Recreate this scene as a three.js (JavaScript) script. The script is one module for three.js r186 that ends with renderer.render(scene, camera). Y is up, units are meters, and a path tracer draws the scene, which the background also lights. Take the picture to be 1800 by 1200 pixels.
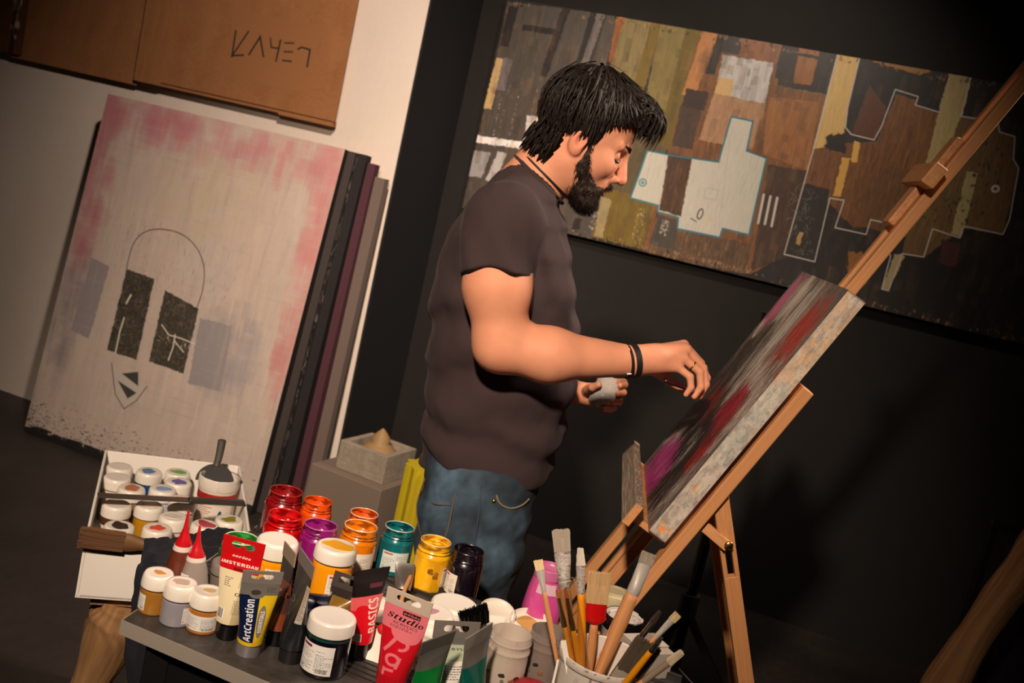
import * as THREE from 'three';
import { mergeGeometries } from 'three/addons/utils/BufferGeometryUtils.js';
import { RoundedBoxGeometry } from 'three/addons/geometries/RoundedBoxGeometry.js';
import { ImprovedNoise } from 'three/addons/math/ImprovedNoise.js';

// ---------- camera, lights, exposure ----------
const scene = new THREE.Scene();
scene.background = new THREE.Color(0x000000);
const camera = new THREE.PerspectiveCamera(2 * Math.atan(600 / 1800) * 180 / Math.PI, 1.5, 0.05, 40);
{
  const p = THREE.MathUtils.degToRad(9), r = THREE.MathUtils.degToRad(12.9);
  const F = new THREE.Vector3(0, -Math.sin(p), -Math.cos(p)), U = new THREE.Vector3(0, Math.cos(p), -Math.sin(p));
  camera.position.set(0, 1.55, 0);
  camera.up.copy(new THREE.Vector3(-Math.sin(r), 0, 0).addScaledVector(U, Math.cos(r)));
  camera.lookAt(camera.position.clone().add(F));
}
camera.focus = 1.75; camera.userData.fStop = 6.5;
const renderer = new THREE.WebGLRenderer({ antialias: true });
renderer.toneMapping = THREE.LinearToneMapping;
renderer.toneMappingExposure = 1.0;
renderer.shadowMap.enabled = true;
const SPOTS = [
  // position, target, intensity, cone angle, penumbra, colour, lamp name words
  { p: [-0.5, 3.05, 0.8], t: [-0.24, 1.1, -2.4], I: 62, a: 0.41, pen: 0.85, r: 5, c: [1, 0.78, 0.61], l: 'black ceiling spot lamp above the camera aimed at the painter' },
  { p: [2.3, 2.8, -2.5], t: [0.1, 1.25, -2.3], I: 26, a: 0.46, pen: 1.0, r: 3, c: [1, 0.8, 0.66], l: 'black ceiling spot lamp right of the easel aimed at the painter' },
  { p: [0.3, 3.0, -2.9], t: [0.55, 1.7, -4.3], I: 8.6, a: 0.72, pen: 1.0, r: 3, c: [1, 0.83, 0.68], l: 'black ceiling spot lamp aimed at the big wall painting' },
  { p: [-0.5, 3.05, -2.0], t: [-0.75, 1.5, -4.25], I: 23, a: 0.6, pen: 1.0, r: 3, c: [1, 0.78, 0.64], l: 'black ceiling spot lamp aimed at the white wall' },
];

// ---------- helpers ----------
let seed = 1;
const rnd = () => { seed = (seed * 1664525 + 1013904223) >>> 0; return seed / 4294967296; };
const rr = (a, b) => a + (b - a) * rnd();
const perlin = new ImprovedNoise();
const nz = (x, y, z) => perlin.noise(x + 31.7, y + 11.3, z + 57.1);
const fbm = (x, y, z) => nz(x, y, z) * 0.55 + nz(x * 2.1, y * 2.1, z * 2.1) * 0.3 + nz(x * 4.3, y * 4.3, z * 4.3) * 0.15;
const V = (x, y, z) => new THREE.Vector3(x, y, z);
const VA = (a) => new THREE.Vector3(a[0], a[1], a[2]);
const lerp = (a, b, t) => a + (b - a) * t;
const clamp = (x, a, b) => Math.min(b, Math.max(a, x));
const sstep = (a, b, x) => { const t = clamp((x - a) / (b - a), 0, 1); return t * t * (3 - 2 * t); };
const used = {};
function numbered(name) { const k = used[name] = (used[name] ?? -1) + 1; return k ? name + '_' + String(k).padStart(3, '0') : name; }
function mesh(name, geo, mat, parent = scene) {
  const m = new THREE.Mesh(geo, mat); m.name = parent === scene ? numbered(name) : name; m.castShadow = m.receiveShadow = true; parent.add(m); return m;
}
function tag(o, label, category, group) { o.userData.label = label; o.userData.category = category; if (group) o.userData.group = group; return o; }
function thing(name, label, category, pos = [0, 0, 0], turn = 0, group) {
  const g = new THREE.Group(); g.name = numbered(name); g.position.set(...pos); g.rotation.y = turn; scene.add(g); return tag(g, label, category, group);
}
function struct(name, geo, mat) { const m = mesh(name, geo, mat); m.userData.kind = 'structure'; return m; }
const lin = (r, g, b) => new THREE.Color().setRGB(r, g, b);
function mat(color, roughness = 0.6, o = {}) {
  const phys = 'clearcoat' in o || 'transmission' in o || 'sheen' in o || 'ior' in o || 'specularIntensity' in o;
  return new (phys ? THREE.MeshPhysicalMaterial : THREE.MeshStandardMaterial)({ color: color?.isColor ? color : new THREE.Color(color), roughness, ...o });
}
function cv(w, h, draw) {
  const c = document.createElement('canvas'); c.width = w; c.height = h; const x = c.getContext('2d'); draw(x, w, h);
  const t = new THREE.CanvasTexture(c); t.colorSpace = THREE.SRGBColorSpace; t.magFilter = THREE.LinearFilter; t.wrapS = t.wrapT = THREE.RepeatWrapping; return t;
}
function dataTex(w, h, f, srgb = true) {
  const d = new Uint8Array(w * h * 4);
  for (let j = 0; j < h; j++) for (let i = 0; i < w; i++) { const c = f(i / w, j / h), o = (j * w + i) * 4; d[o] = clamp(c[0], 0, 255); d[o + 1] = clamp(c[1], 0, 255); d[o + 2] = clamp(c[2], 0, 255); d[o + 3] = 255; }
  const t = new THREE.DataTexture(d, w, h); t.wrapS = t.wrapT = THREE.RepeatWrapping; t.magFilter = THREE.LinearFilter; if (srgb) t.colorSpace = THREE.SRGBColorSpace; t.needsUpdate = true; return t;
}
const rep = (t, x, y) => { const c = t.clone(); c.repeat.set(x, y); c.needsUpdate = true; return c; };
// tileable noise on the unit square
const tn = (u, v, f, z = 0) => { const a = u * Math.PI * 2, b = v * Math.PI * 2, k = f / 6.283; return nz(Math.cos(a) * k + z, Math.sin(a) * k, Math.cos(b) * k) * 0.6 + nz(Math.sin(b) * k, Math.sin(a) * k + z, Math.cos(a) * k + 9) * 0.4; };
function box(w, h, d, x = 0, y = 0, z = 0, r = 0) {
  const g = r ? new RoundedBoxGeometry(w, h, d, 2, r) : new THREE.BoxGeometry(w, h, d); return g.translate(x, y, z);
}
function merge(list) { return mergeGeometries(list.map((g) => { const q = g.index ? g.toNonIndexed() : g; for (const k of Object.keys(q.attributes)) if (!['position', 'normal', 'uv'].includes(k)) q.deleteAttribute(k); return q; })); }
// a bar of section w x h from a to b; 'up' hints the h direction
function barGeo(a, b, w, h, up = V(0, 1, 0), r = 0.002) {
  const d = b.clone().sub(a), L = d.length(); d.normalize(); const x = up.clone().cross(d).normalize(), y = d.clone().cross(x).normalize();
  const g = r ? new RoundedBoxGeometry(w, h, L, 2, r) : new THREE.BoxGeometry(w, h, L);
  return g.applyMatrix4(new THREE.Matrix4().makeBasis(x, y, d).setPosition(a.clone().add(b).multiplyScalar(0.5)));
}
function tubeGeo(pts, r, seg = 24, rad = 8, closed = false) { return new THREE.TubeGeometry(new THREE.CatmullRomCurve3(pts, closed), seg, r, rad, closed); }
// tapered tube with a radius function of t
function taper(pts, rf, seg = 20, rad = 10, wob = 0) {
  const c = new THREE.CatmullRomCurve3(pts), fr = c.computeFrenetFrames(seg, false), P = [], U = [], I = [];
  for (let i = 0; i <= seg; i++) { const t = i / seg, p = c.getPoint(t), r = rf(t);
    for (let j = 0; j <= rad; j++) { const a = j / rad * Math.PI * 2, aa = j === rad ? 0 : a, k = r * (1 + wob * fbm(Math.cos(aa) * 1.3 + t * 2, Math.sin(aa) * 1.3, t * 7 + r * 90));
      const q = p.clone().addScaledVector(fr.normals[i], Math.cos(a) * k).addScaledVector(fr.binormals[i], Math.sin(a) * k); P.push(q.x, q.y, q.z); U.push(j / rad, t); } }
  for (let i = 0; i < seg; i++) for (let j = 0; j < rad; j++) { const a = i * (rad + 1) + j, b = a + rad + 1; I.push(a, b, a + 1, b, b + 1, a + 1); }
  for (const e of [0, seg]) { const p = c.getPoint(e / seg), k = P.length / 3; P.push(p.x, p.y, p.z); U.push(0.5, 0.5); for (let j = 0; j < rad; j++) { const a = e * (rad + 1) + j; e ? I.push(a, k, a + 1) : I.push(a, a + 1, k); } }
  const g = new THREE.BufferGeometry(); g.setAttribute('position', new THREE.Float32BufferAttribute(P, 3)); g.setAttribute('uv', new THREE.Float32BufferAttribute(U, 2)); g.setIndex(I); g.computeVertexNormals(); return g;
}
const lathe = (pts, seg = 40) => new THREE.LatheGeometry(pts.map(([x, y]) => new THREE.Vector2(x, y)), seg);
// a surface over a control net of points (rows x columns), with thickness
function drape(net, nu, nv, fold = 0, ff = 18, thick = 0.004) {
  const rows = net.map((r) => new THREE.CatmullRomCurve3(r.map(VA))), P = [], I = [], U = [];
  const grid = [];
  for (let j = 0; j <= nv; j++) { const col = []; for (let i = 0; i <= nu; i++) { const cps = rows.map((c) => c.getPoint(i / nu)); col.push(new THREE.CatmullRomCurve3(cps).getPoint(j / nv)); } grid.push(col); }
  const N = grid.map((row, j) => row.map((p, i) => { const a = grid[j][Math.min(nu, i + 1)].clone().sub(grid[j][Math.max(0, i - 1)]), b = grid[Math.min(nv, j + 1)][i].clone().sub(grid[Math.max(0, j - 1)][i]); return a.cross(b).normalize(); }));
  for (const s of [0, 1]) for (let j = 0; j <= nv; j++) for (let i = 0; i <= nu; i++) { const p = grid[j][i].clone(); p.addScaledVector(N[j][i], fold * fbm(p.x * ff, p.y * ff * 0.5, p.z * ff) - s * thick); P.push(p.x, p.y, p.z); U.push(i / nu, j / nv); }
  const w = nu + 1, o = w * (nv + 1);
  for (let j = 0; j < nv; j++) for (let i = 0; i < nu; i++) { const a = j * w + i, b = a + w; I.push(a, a + 1, b, b, a + 1, b + 1, o + a, o + b, o + a + 1, o + b, o + b + 1, o + a + 1); }
  const rim = []; for (let i = 0; i <= nu; i++) rim.push(i); for (let j = 1; j <= nv; j++) rim.push(j * w + nu); for (let i = nu - 1; i >= 0; i--) rim.push(nv * w + i); for (let j = nv - 1; j >= 1; j--) rim.push(j * w);
  for (let k = 0; k < rim.length; k++) { const a = rim[k], b = rim[(k + 1) % rim.length]; I.push(a, o + a, b, b, o + a, o + b); }
  const g = new THREE.BufferGeometry(); g.setAttribute('position', new THREE.Float32BufferAttribute(P, 3)); g.setAttribute('uv', new THREE.Float32BufferAttribute(U, 2)); g.setIndex(I); g.computeVertexNormals(); return g;
}

// ---------- shared materials ----------
const woodTex = (base, dark, f = 1) => dataTex(256, 512, (u, v) => { const w = tn(u, v * 0.25, 14 * f, 3) * 0.5 + Math.sin((u * 16 * f + tn(u, v, 4, 1) * 3.5) * 6.283) * 0.18 + tn(u, v * 0.1, 60, 7) * 0.4, k = clamp(0.5 + w, 0, 1); return base.map((b, i) => lerp(dark[i], b, k)); });
const T_pine = woodTex([206, 150, 98], [168, 112, 66]), T_drift = woodTex([160, 120, 76], [112, 80, 48], 1.0);
const T_lam = dataTex(512, 256, (u, v) => { const k = tn(u * 0.3, v, 40, 2) * 14 + tn(u, v, 90, 5) * 10; return [60 + k, 56 + k, 52 + k]; });
const M = {
  white: mat(0xe6ded2, 0.9), cream: mat(0xd8cbb4, 0.7), black: mat(0x0c0b0c, 0.5), blackGloss: mat(0x0b0a0c, 0.22), darkGrey: mat(0x2a2626, 0.6),
  plasticWhite: mat(0xe2dcd0, 0.32), chrome: mat(0xc9c4bc, 0.28, { metalness: 1 }), brass: mat(0xc09a50, 0.3, { metalness: 1 }),
  pine: mat(0xffffff, 0.55, { map: T_pine }), drift: mat(0xffffff, 0.85, { map: T_drift, bumpMap: T_drift, bumpScale: 0.004 }),
  clear: mat(0xf2f0ec, 0.12, { transmission: 1, thickness: 0, ior: 1.45 }),
};

// ---------- the room ----------
const YAW = THREE.MathUtils.degToRad(18), EX = V(Math.cos(YAW), 0, Math.sin(YAW)), NX = V(-Math.sin(YAW), 0, Math.cos(YAW));
const onWall = (a, y, off) => EX.clone().multiplyScalar(a).addScaledVector(NX, off).setY(y);   // a along the wall, off towards the room
const wallBasis = new THREE.Matrix4().makeBasis(EX, V(0, 1, 0), NX);
function wallBox(a0, a1, y0, y1, o0, o1) { return box(a1 - a0, y1 - y0, o1 - o0, (a0 + a1) / 2, (y0 + y1) / 2, (o0 + o1) / 2).applyMatrix4(wallBasis); }
const CEIL = 3.3, A0 = -5.6, A1 = 3.6, O0 = -4.32, O1 = 2.4;
const plaster = (r, g, b, amp) => dataTex(512, 512, (u, v) => { const k = tn(u, v, 8, 1) * amp + tn(u, v, 70, 4) * amp * 0.6; return [r + k, g + k, b + k]; });
const T_floor = plaster(46, 40, 37, 13), T_black = plaster(20, 16, 13, 6), T_whitewall = plaster(222, 210, 196, 6);
struct('floor', wallBox(A0 - 0.2, A1 + 0.2, -0.1, 0, O0 - 0.2, O1 + 0.2), mat(0xffffff, 0.55, { map: rep(T_floor, 6, 6), bumpMap: rep(T_floor, 6, 6), bumpScale: 0.002 }));
struct('ceiling', wallBox(A0 - 0.2, A1 + 0.2, CEIL, CEIL + 0.1, O0 - 0.2, O1 + 0.2), mat(0x2a2624, 0.95));
struct('wall_back', wallBox(A0 - 0.2, A1 + 0.2, 0, CEIL, O0 - 0.12, O0), mat(0xffffff, 0.85, { map: rep(T_black, 3, 1), bumpMap: rep(T_black, 12, 4), bumpScale: 0.003 }));
struct('wall_right', wallBox(A1, A1 + 0.12, 0, CEIL, O0, O1), mat(0x14110f, 0.8));
struct('wall_front', wallBox(A0 - 0.2, A1 + 0.2, 0, CEIL, O1, O1 + 0.12), mat(0x1a1614, 0.9));
struct('wall_far_left', wallBox(A0 - 0.12, A0, 0, CEIL, O0, O1), mat(0x2a2624, 0.9));
struct('wall_left', wallBox(A0, -1.895, 0, CEIL, -3.9, -3.82), mat(0xffffff, 0.93, { map: rep(T_whitewall, 3, 2) }));
struct('wall_left_return', wallBox(-1.99, -1.885, 0, CEIL, O0, -3.824), mat(0x0d0c10, 0.9));

// ceiling spot lamps
for (const s of SPOTS) {
  const p = VA(s.p), t = VA(s.t), d = t.clone().sub(p).normalize();
  const g = thing('spot_lamp', s.l, 'lamp', [s.p[0], s.p[1], s.p[2]], 0, 'ceiling spot lamps');
  const q = new THREE.Quaternion().setFromUnitVectors(V(0, -1, 0), d);
  const can = mesh('housing', lathe([[0, 0.16], [0.05, 0.155], [0.06, 0.14], [0.062, 0], [0.057, 0], [0.055, 0.03], [0, 0.03]], 28), M.black, g); can.quaternion.copy(q);
  const bulb = mesh('bulb', new THREE.CylinderGeometry(0.05, 0.05, 0.008, 28).translate(0, 0.024, 0), mat(0x111111, 0.5, { emissive: lin(...s.c), emissiveIntensity: 6 }), g); bulb.quaternion.copy(q);
  mesh('stem', new THREE.CylinderGeometry(0.009, 0.009, CEIL - s.p[1] - 0.1, 10).translate(0, (CEIL - s.p[1] + 0.1) / 2, 0), M.black, g);
  const L = new THREE.SpotLight(lin(...s.c), s.I, 0, s.a, s.pen, 2);
  L.name = numbered('spot_beam'); L.position.copy(p).addScaledVector(d, 0.02); L.target.position.copy(t); L.castShadow = true; L.shadow.radius = s.r; L.shadow.mapSize.set(2048, 2048); scene.add(L); scene.add(L.target); L.target.name = numbered('beam_target');
}

// ---------- painting tools ----------
function pathOf(x, pts, jit = 0) { x.beginPath(); const n = pts.length; for (let i = 0; i < n; i++) { const a = pts[i], b = pts[(i + 1) % n], L = Math.hypot(b[0] - a[0], b[1] - a[1]), k = jit ? Math.max(1, Math.floor(L / 7)) : 1; for (let j = 0; j < k; j++) { const px = lerp(a[0], b[0], j / k) + rr(-jit, jit), py = lerp(a[1], b[1], j / k) + rr(-jit, jit); i + j ? x.lineTo(px, py) : x.moveTo(px, py); } } x.closePath(); }
const css = (c, a = 1) => `rgba(${c[0] | 0},${c[1] | 0},${c[2] | 0},${a})`;
const vary = (c, v) => { const k = rr(-v, v); return [clamp(c[0] + k, 0, 255), clamp(c[1] + k * 0.9, 0, 255), clamp(c[2] + k * 0.8, 0, 255)]; };
// a patch of brushed paint: base fill plus dragged strokes inside its outline
function patch(x, pts, c, { v = 16, n = 0.012, len = 40, w = 5, ang = Math.PI / 2, jit = 2.5, alpha = 0.35, mix } = {}) {
  x.save(); pathOf(x, pts, jit); x.fillStyle = css(c); x.fill(); pathOf(x, pts, 0); x.clip();
  const xs = pts.map((p) => p[0]), ys = pts.map((p) => p[1]), x0 = Math.min(...xs), x1 = Math.max(...xs), y0 = Math.min(...ys), y1 = Math.max(...ys), k = Math.min(2600, (x1 - x0) * (y1 - y0) * n);
  for (let i = 0; i < k; i++) { const cc = mix && rnd() < 0.3 ? mix[(rnd() * mix.length) | 0] : c, a = ang + rr(-0.12, 0.12), l = rr(0.2, 1) * len, px = rr(x0, x1), py = rr(y0, y1); x.strokeStyle = css(vary(cc, v), rr(0.1, alpha)); x.lineWidth = rr(0.6, w); x.lineCap = 'round'; x.beginPath(); x.moveTo(px, py); x.quadraticCurveTo(px + Math.cos(a) * l * 0.5 + rr(-2, 2), py + Math.sin(a) * l * 0.5 + rr(-2, 2), px + Math.cos(a) * l, py + Math.sin(a) * l); x.stroke(); }
  x.restore();
}
function line(x, pts, c, w = 3, closed = false, jit = 0.7) { x.strokeStyle = css(c); x.lineJoin = 'round'; x.lineCap = 'round'; x.lineWidth = w; x.beginPath(); pts.forEach((p, i) => (i ? x.lineTo(p[0] + rr(-jit, jit), p[1] + rr(-jit, jit)) : x.moveTo(p[0], p[1]))); if (closed) x.closePath(); x.stroke(); }
function specks(x, x0, y0, x1, y1, n, c, s = 3, a = 0.8) { for (let i = 0; i < n; i++) { x.fillStyle = css(vary(c, 20), rr(0.3, a)); x.beginPath(); x.ellipse(rr(x0, x1), rr(y0, y1), rr(0.4, s), rr(0.4, s * 1.8), rr(-0.4, 0.4), 0, 7); x.fill(); } }

// a stretched canvas: face, sides of the same cloth, wooden stretcher bars behind
function stretched(g, w, h, t, faceMat, sideMat, name = 'painted_face') {   // lower left corner of the face at the origin, face towards +z
  mesh('canvas_sides', merge([box(w, 0.003, t, w / 2, 0.0015, -t / 2), box(w, 0.003, t, w / 2, h - 0.0015, -t / 2), box(0.003, h, t, 0.0015, h / 2, -t / 2), box(0.003, h, t, w - 0.0015, h / 2, -t / 2)]), sideMat, g);
  const b = 0.04, d = Math.min(0.018, t - 0.006);
  for (const q of [[w - 0.006, b, w / 2, b / 2 + 0.003], [w - 0.006, b, w / 2, h - b / 2 - 0.003], [b, h - 0.006 - 2 * b, b / 2 + 0.003, h / 2], [b, h - 0.006 - 2 * b, w - b / 2 - 0.003, h / 2]]) mesh('stretcher_bar', box(q[0], q[1], d, q[2], q[3], -t + d / 2), M.pine, g);
  const f = new THREE.PlaneGeometry(w, h, 1, 1).translate(w / 2, h / 2, 0.0008);
  mesh(name, merge([f, new THREE.PlaneGeometry(w, h).rotateY(Math.PI).translate(w / 2, h / 2, -0.003)]), faceMat, g);
  return g;
}
function placeFrame(g, o, ex, ey) { const z = ex.clone().cross(ey).normalize(); g.matrixAutoUpdate = true; g.position.copy(o); g.quaternion.setFromRotationMatrix(new THREE.Matrix4().makeBasis(ex, ey, z)); }

// ---------- the big painting on the black wall ----------
const T_big = cv(2048, 740, (x, w, h) => {
  x.fillStyle = css([24, 19, 17]); x.fillRect(0, 0, w, h);
  const BR = [118, 74, 36], DK = [26, 20, 18];
  patch(x, [[0, 0], [w, 0], [w, h], [0, h]], [24, 19, 17], { v: 14, n: 0.002, len: 60 });
  patch(x, [[7, 12], [408, -6], [381, 742], [1, 755]], [72, 66, 58], { v: 14, n: 0.02, len: 90, mix: [[54, 48, 44], [92, 86, 78]] });
  patch(x, [[10, 23], [47, 25], [43, 162], [11, 163]], DK); patch(x, [[77, 78], [212, 75], [212, 95], [77, 97]], DK);
  patch(x, [[206, -16], [236, -13], [205, 237], [179, 236]], DK); patch(x, [[307, -5], [332, -5], [310, 325], [293, 324]], DK); patch(x, [[352, -4], [364, -6], [345, 280], [332, 278]], [40, 34, 32]);
  patch(x, [[332, -5], [360, -6], [338, 184], [313, 185]], [104, 98, 94], { v: 40, len: 14 });
  patch(x, [[8, 203], [35, 207], [29, 382], [-2, 384]], [190, 160, 108], { v: 20 });
  patch(x, [[33, 199], [68, 201], [64, 312], [33, 310]], [108, 100, 100], { v: 30 });
  patch(x, [[-1, 479], [208, 467], [207, 491], [-2, 505]], [232, 228, 222], { v: 14 });
  patch(x, [[166, 376], [217, 374], [210, 487], [175, 486]], [206, 200, 194], { v: 26, len: 16 });
  patch(x, [[-2, 534], [64, 528], [50, 621], [-7, 625]], [150, 146, 144], { v: 50, len: 12, w: 3 }); patch(x, [[88, 519], [123, 520], [104, 625], [65, 626]], [176, 172, 168], { v: 44, len: 14, w: 3 });
  for (const [p, q] of [[[79, 290], [74, 514]], [[116, 224], [123, 520]], [[181, 271], [177, 493]], [[56, 333], [59, 509]], [[117, 362], [115, 506]]]) for (let i = 0; i < 16; i++) { const t = rnd(); specks(x, lerp(p[0], q[0], t) - 2, lerp(p[1], q[1], t) - 4, lerp(p[0], q[0], t) + 2, lerp(p[1], q[1], t) + 4, 3, [190, 184, 176], 1.6); }
  patch(x, [[379, 606], [507, 602], [496, 739], [381, 742]], [70, 64, 60], { v: 20 }); patch(x, [[419, 681], [444, 683], [441, 720], [416, 721]], DK); specks(x, ...[475, 624], ...[533, 722], 90, [214, 206, 190], 3);
  patch(x, [[428, 283], [563, 277], [680, 349], [655, 565], [379, 606], [345, 299]], [84, 72, 44], { v: 18, n: 0.02, len: 80, mix: [[70, 62, 54], [104, 86, 30]] });
  patch(x, [[403, -13], [534, -11], [521, 285], [428, 283]], [128, 112, 66], { v: 18, n: 0.02, len: 80, mix: [[150, 130, 84], [98, 84, 40]] });
  patch(x, [[398, -16], [427, -13], [423, 150], [407, 149]], [150, 86, 34], { v: 26 }); patch(x, [[409, -17], [585, -23], [585, -8], [410, 1]], [196, 138, 70], { v: 30, ang: 0 });
  patch(x, [[522, -9], [562, -8], [550, 241], [510, 241]], [112, 90, 14], { v: 14 }); patch(x, [[554, -7], [651, -8], [657, 353], [563, 277]], [124, 108, 52], { v: 16, n: 0.02, len: 90 });
  patch(x, [[638, -6], [694, -4], [694, 403], [638, 377]], [100, 82, 10], { v: 14, n: 0.02, len: 90 });
  patch(x, [[497, 561], [682, 559], [674, 733], [494, 731]], [106, 86, 14], { v: 14, n: 0.02, len: 90, mix: [[128, 108, 50]] }); patch(x, [[488, 592], [529, 593], [530, 727], [501, 726]], [150, 134, 92], { v: 50, len: 10 }); specks(x, ...[625, 601], ...[664, 719], 60, [200, 186, 150], 2.6);
  patch(x, [[690, -4], [957, -8], [974, 126], [1171, 126], [1163, 271], [1152, 623], [1046, 728], [675, 736], [684, 520], [680, 349]], BR, { v: 30, n: 0.03, len: 70, w: 8, mix: [[150, 96, 50], [70, 40, 20], [168, 118, 72], [46, 30, 20]] });
  patch(x, [[698, -1], [747, -2], [722, 209], [679, 210]], [176, 116, 62], { v: 40, len: 24 }); patch(x, [[690, 189], [766, 186], [763, 250], [687, 253]], [44, 30, 20], { v: 24, len: 14, ang: 0 }); patch(x, [[685, 246], [755, 248], [756, 375], [687, 378]], [64, 44, 30], { v: 30, len: 30 });
  patch(x, [[748, 2], [775, 4], [766, 131], [739, 128]], DK); patch(x, [[771, 1], [834, 2], [836, 52], [774, 56]], [44, 40, 40], { v: 8 });
  patch(x, [[826, -1], [954, -4], [953, 61], [831, 60]], [132, 82, 46], { v: 26 });
  patch(x, [[779, 62], [945, 59], [950, 189], [785, 186]], [186, 182, 178], { v: 18, n: 0.03, len: 30, mix: [[160, 160, 166], [204, 196, 182]] }); patch(x, [[782, 131], [835, 133], [835, 262], [786, 264]], [196, 160, 108], { v: 26, len: 24 });
  patch(x, [[781, 187], [953, 188], [948, 336], [771, 342]], [166, 126, 92], { v: 26, n: 0.03, len: 40, mix: [[190, 156, 124], [136, 92, 58]] });
  patch(x, [[955, -1], [1020, -1], [1017, 111], [960, 103]], DK); patch(x, [[1008, -6], [1079, -7], [1077, 107], [1020, 110]], [136, 84, 36], { v: 30 }); patch(x, [[1010, 15], [1077, 14], [1077, 25], [1009, 26]], DK); patch(x, [[1076, -3], [1133, -3], [1124, 84], [1075, 86]], DK);
  patch(x, [[955, 166], [1114, 154], [1135, 367], [983, 344]], [142, 90, 44], { v: 30, n: 0.03, len: 60, mix: [[168, 116, 66]] });
  patch(x, [[1010, 375], [1135, 367], [1146, 643], [1043, 717]], [58, 38, 26], { v: 26, n: 0.02, len: 60, mix: [[100, 60, 30]] }); patch(x, [[675, 736], [773, 639], [928, 638], [1022, 635], [1028, 732], [838, 740]], [92, 66, 42], { v: 40, n: 0.03, len: 30, mix: [[170, 130, 84], [40, 30, 24], [150, 144, 134]] });
  patch(x, [[699, 610], [770, 613], [783, 710], [693, 712]], [66, 60, 54], { v: 30 }); specks(x, ...[715, 620], ...[742, 672], 60, [200, 190, 170], 3);
  // dirt and dry brushing over everything
  for (let i = 0; i < 2000; i++) { const px = rr(0, w), py = rr(0, h), c = [[30, 22, 18], [96, 62, 34], [150, 112, 72], [60, 46, 34]][(rnd() * 4) | 0]; x.strokeStyle = css(vary(c, 14), rr(0.04, 0.2)); x.lineWidth = rr(2, 26); x.beginPath(); x.moveTo(px, py); x.lineTo(px + rr(-5, 5), py + rr(14, 90)); x.stroke(); }
  // the pale shape with its teal outline
  const pale = [[610, 409], [685, 409], [851, 399], [856, 249], [927, 250], [931, 345], [999, 355], [1007, 606], [919, 605], [917, 635], [773, 639], [768, 602], [694, 599], [691, 579], [592, 575], [604, 479]];
  patch(x, pale, [192, 188, 174], { v: 18, n: 0.04, len: 50, mix: [[168, 168, 160], [210, 200, 180]] });
  patch(x, [[684, 405], [764, 404], [774, 597], [698, 591]], [70, 42, 22], { v: 30, n: 0.05, len: 50, w: 3, mix: [[120, 74, 36], [160, 130, 100], [30, 20, 14]] });
  x.globalAlpha = 0.4; line(x, [[832, 488], [873, 487], [875, 521], [833, 522]], [120, 124, 122], 2, true); line(x, [[871, 330], [904, 605]], [150, 152, 148], 2); x.globalAlpha = 1;
  x.strokeStyle = css([30, 30, 30], 0.85); x.lineWidth = 4; const rg = [835, 575]; x.beginPath(); x.ellipse(rg[0], rg[1], 8, 17, 0.1, 0, 7); x.stroke(); line(x, [[809, 596], [830, 603]], [40, 40, 38], 3); specks(x, ...[852, 583], ...[891, 585], 12, [206, 176, 110], 4);
  line(x, pale, [30, 112, 132], 5, true); x.lineWidth = 3.5; const tr = [621, 516]; x.strokeStyle = css([30, 120, 130]); x.beginPath(); x.arc(tr[0], tr[1], 12, 0, 7); x.stroke(); x.beginPath(); x.arc(tr[0], tr[1], 4, 0, 7); x.stroke();
  for (let i = 0; i < 3; i++) { const p = [[1020, 470], [1042, 471], [1064, 471]][i], q = [[1025, 561], [1047, 561], [1069, 562]][i]; line(x, [p, q], [196, 190, 182], 8); }
  // right half
  patch(x, [[1130, -6], [1198, -5], [1203, 155], [1212, 228], [1189, 287], [1131, 299]], [198, 164, 98], { v: 20, n: 0.03, len: 60, mix: [[206, 160, 78], [170, 146, 100]] });
  patch(x, [[1198, -5], [1416, -3], [1389, 19], [1250, 5]], [152, 106, 52], { v: 30 });
  patch(x, [[1135, 298], [1247, 254], [1313, 240], [1333, 86], [1393, 95], [1400, 111], [1470, 122], [1479, 401], [1463, 477], [1316, 510], [1166, 416], [1132, 368]], [112, 70, 32], { v: 26, n: 0.03, len: 70, w: 8, mix: [[140, 92, 42], [80, 48, 24], [60, 36, 22]] });
  patch(x, [[1248, 76], [1318, 133], [1304, 232], [1235, 224]], [84, 46, 28], { v: 20 }); patch(x, [[1161, 249], [1222, 226], [1229, 290], [1169, 291]], DK, { jit: 6 });
  patch(x, [[1137, 407], [1215, 412], [1226, 642], [1134, 640]], [34, 30, 26], { v: 20 }); for (let i = 0; i < 90; i++) { const a = [1140, 421], b = [1191, 632], t = rnd(), px = lerp(a[0], b[0], t) + rr(-44, 34), py = lerp(a[1], b[1], t); line(x, [[px, py], [px + rr(-16, 16), py + rr(-20, 20)]], [128, 118, 98], 1.2); } patch(x, [[1158, 562], [1172, 562], [1171, 600], [1157, 599]], [176, 138, 84]);
  patch(x, [[1226, 305], [1250, 303], [1254, 426], [1230, 427]], [202, 154, 70], { v: 14 }); patch(x, [[1246, 250], [1267, 250], [1273, 313], [1256, 313]], [206, 160, 76], { v: 14 });
  patch(x, [[1364, 301], [1442, 303], [1456, 514], [1365, 499], [1297, 442]], [100, 66, 34], { v: 24, n: 0.03, mix: [[66, 44, 26], [130, 88, 44]] });
  patch(x, [[1463, -1], [1529, 1], [1534, 127], [1526, 338], [1475, 384], [1467, 157]], [172, 152, 102], { v: 22, n: 0.03, len: 60, mix: [[150, 128, 78], [190, 170, 120]] });
  patch(x, [[1529, 119], [1636, 115], [1647, 142], [1693, 147], [1707, 212], [1728, 234], [1739, 434], [1628, 439], [1542, 552], [1477, 556], [1460, 405], [1521, 321]], [104, 78, 42], { v: 24, n: 0.03, len: 60, mix: [[126, 94, 48], [70, 52, 32], [140, 112, 66]] });
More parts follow.
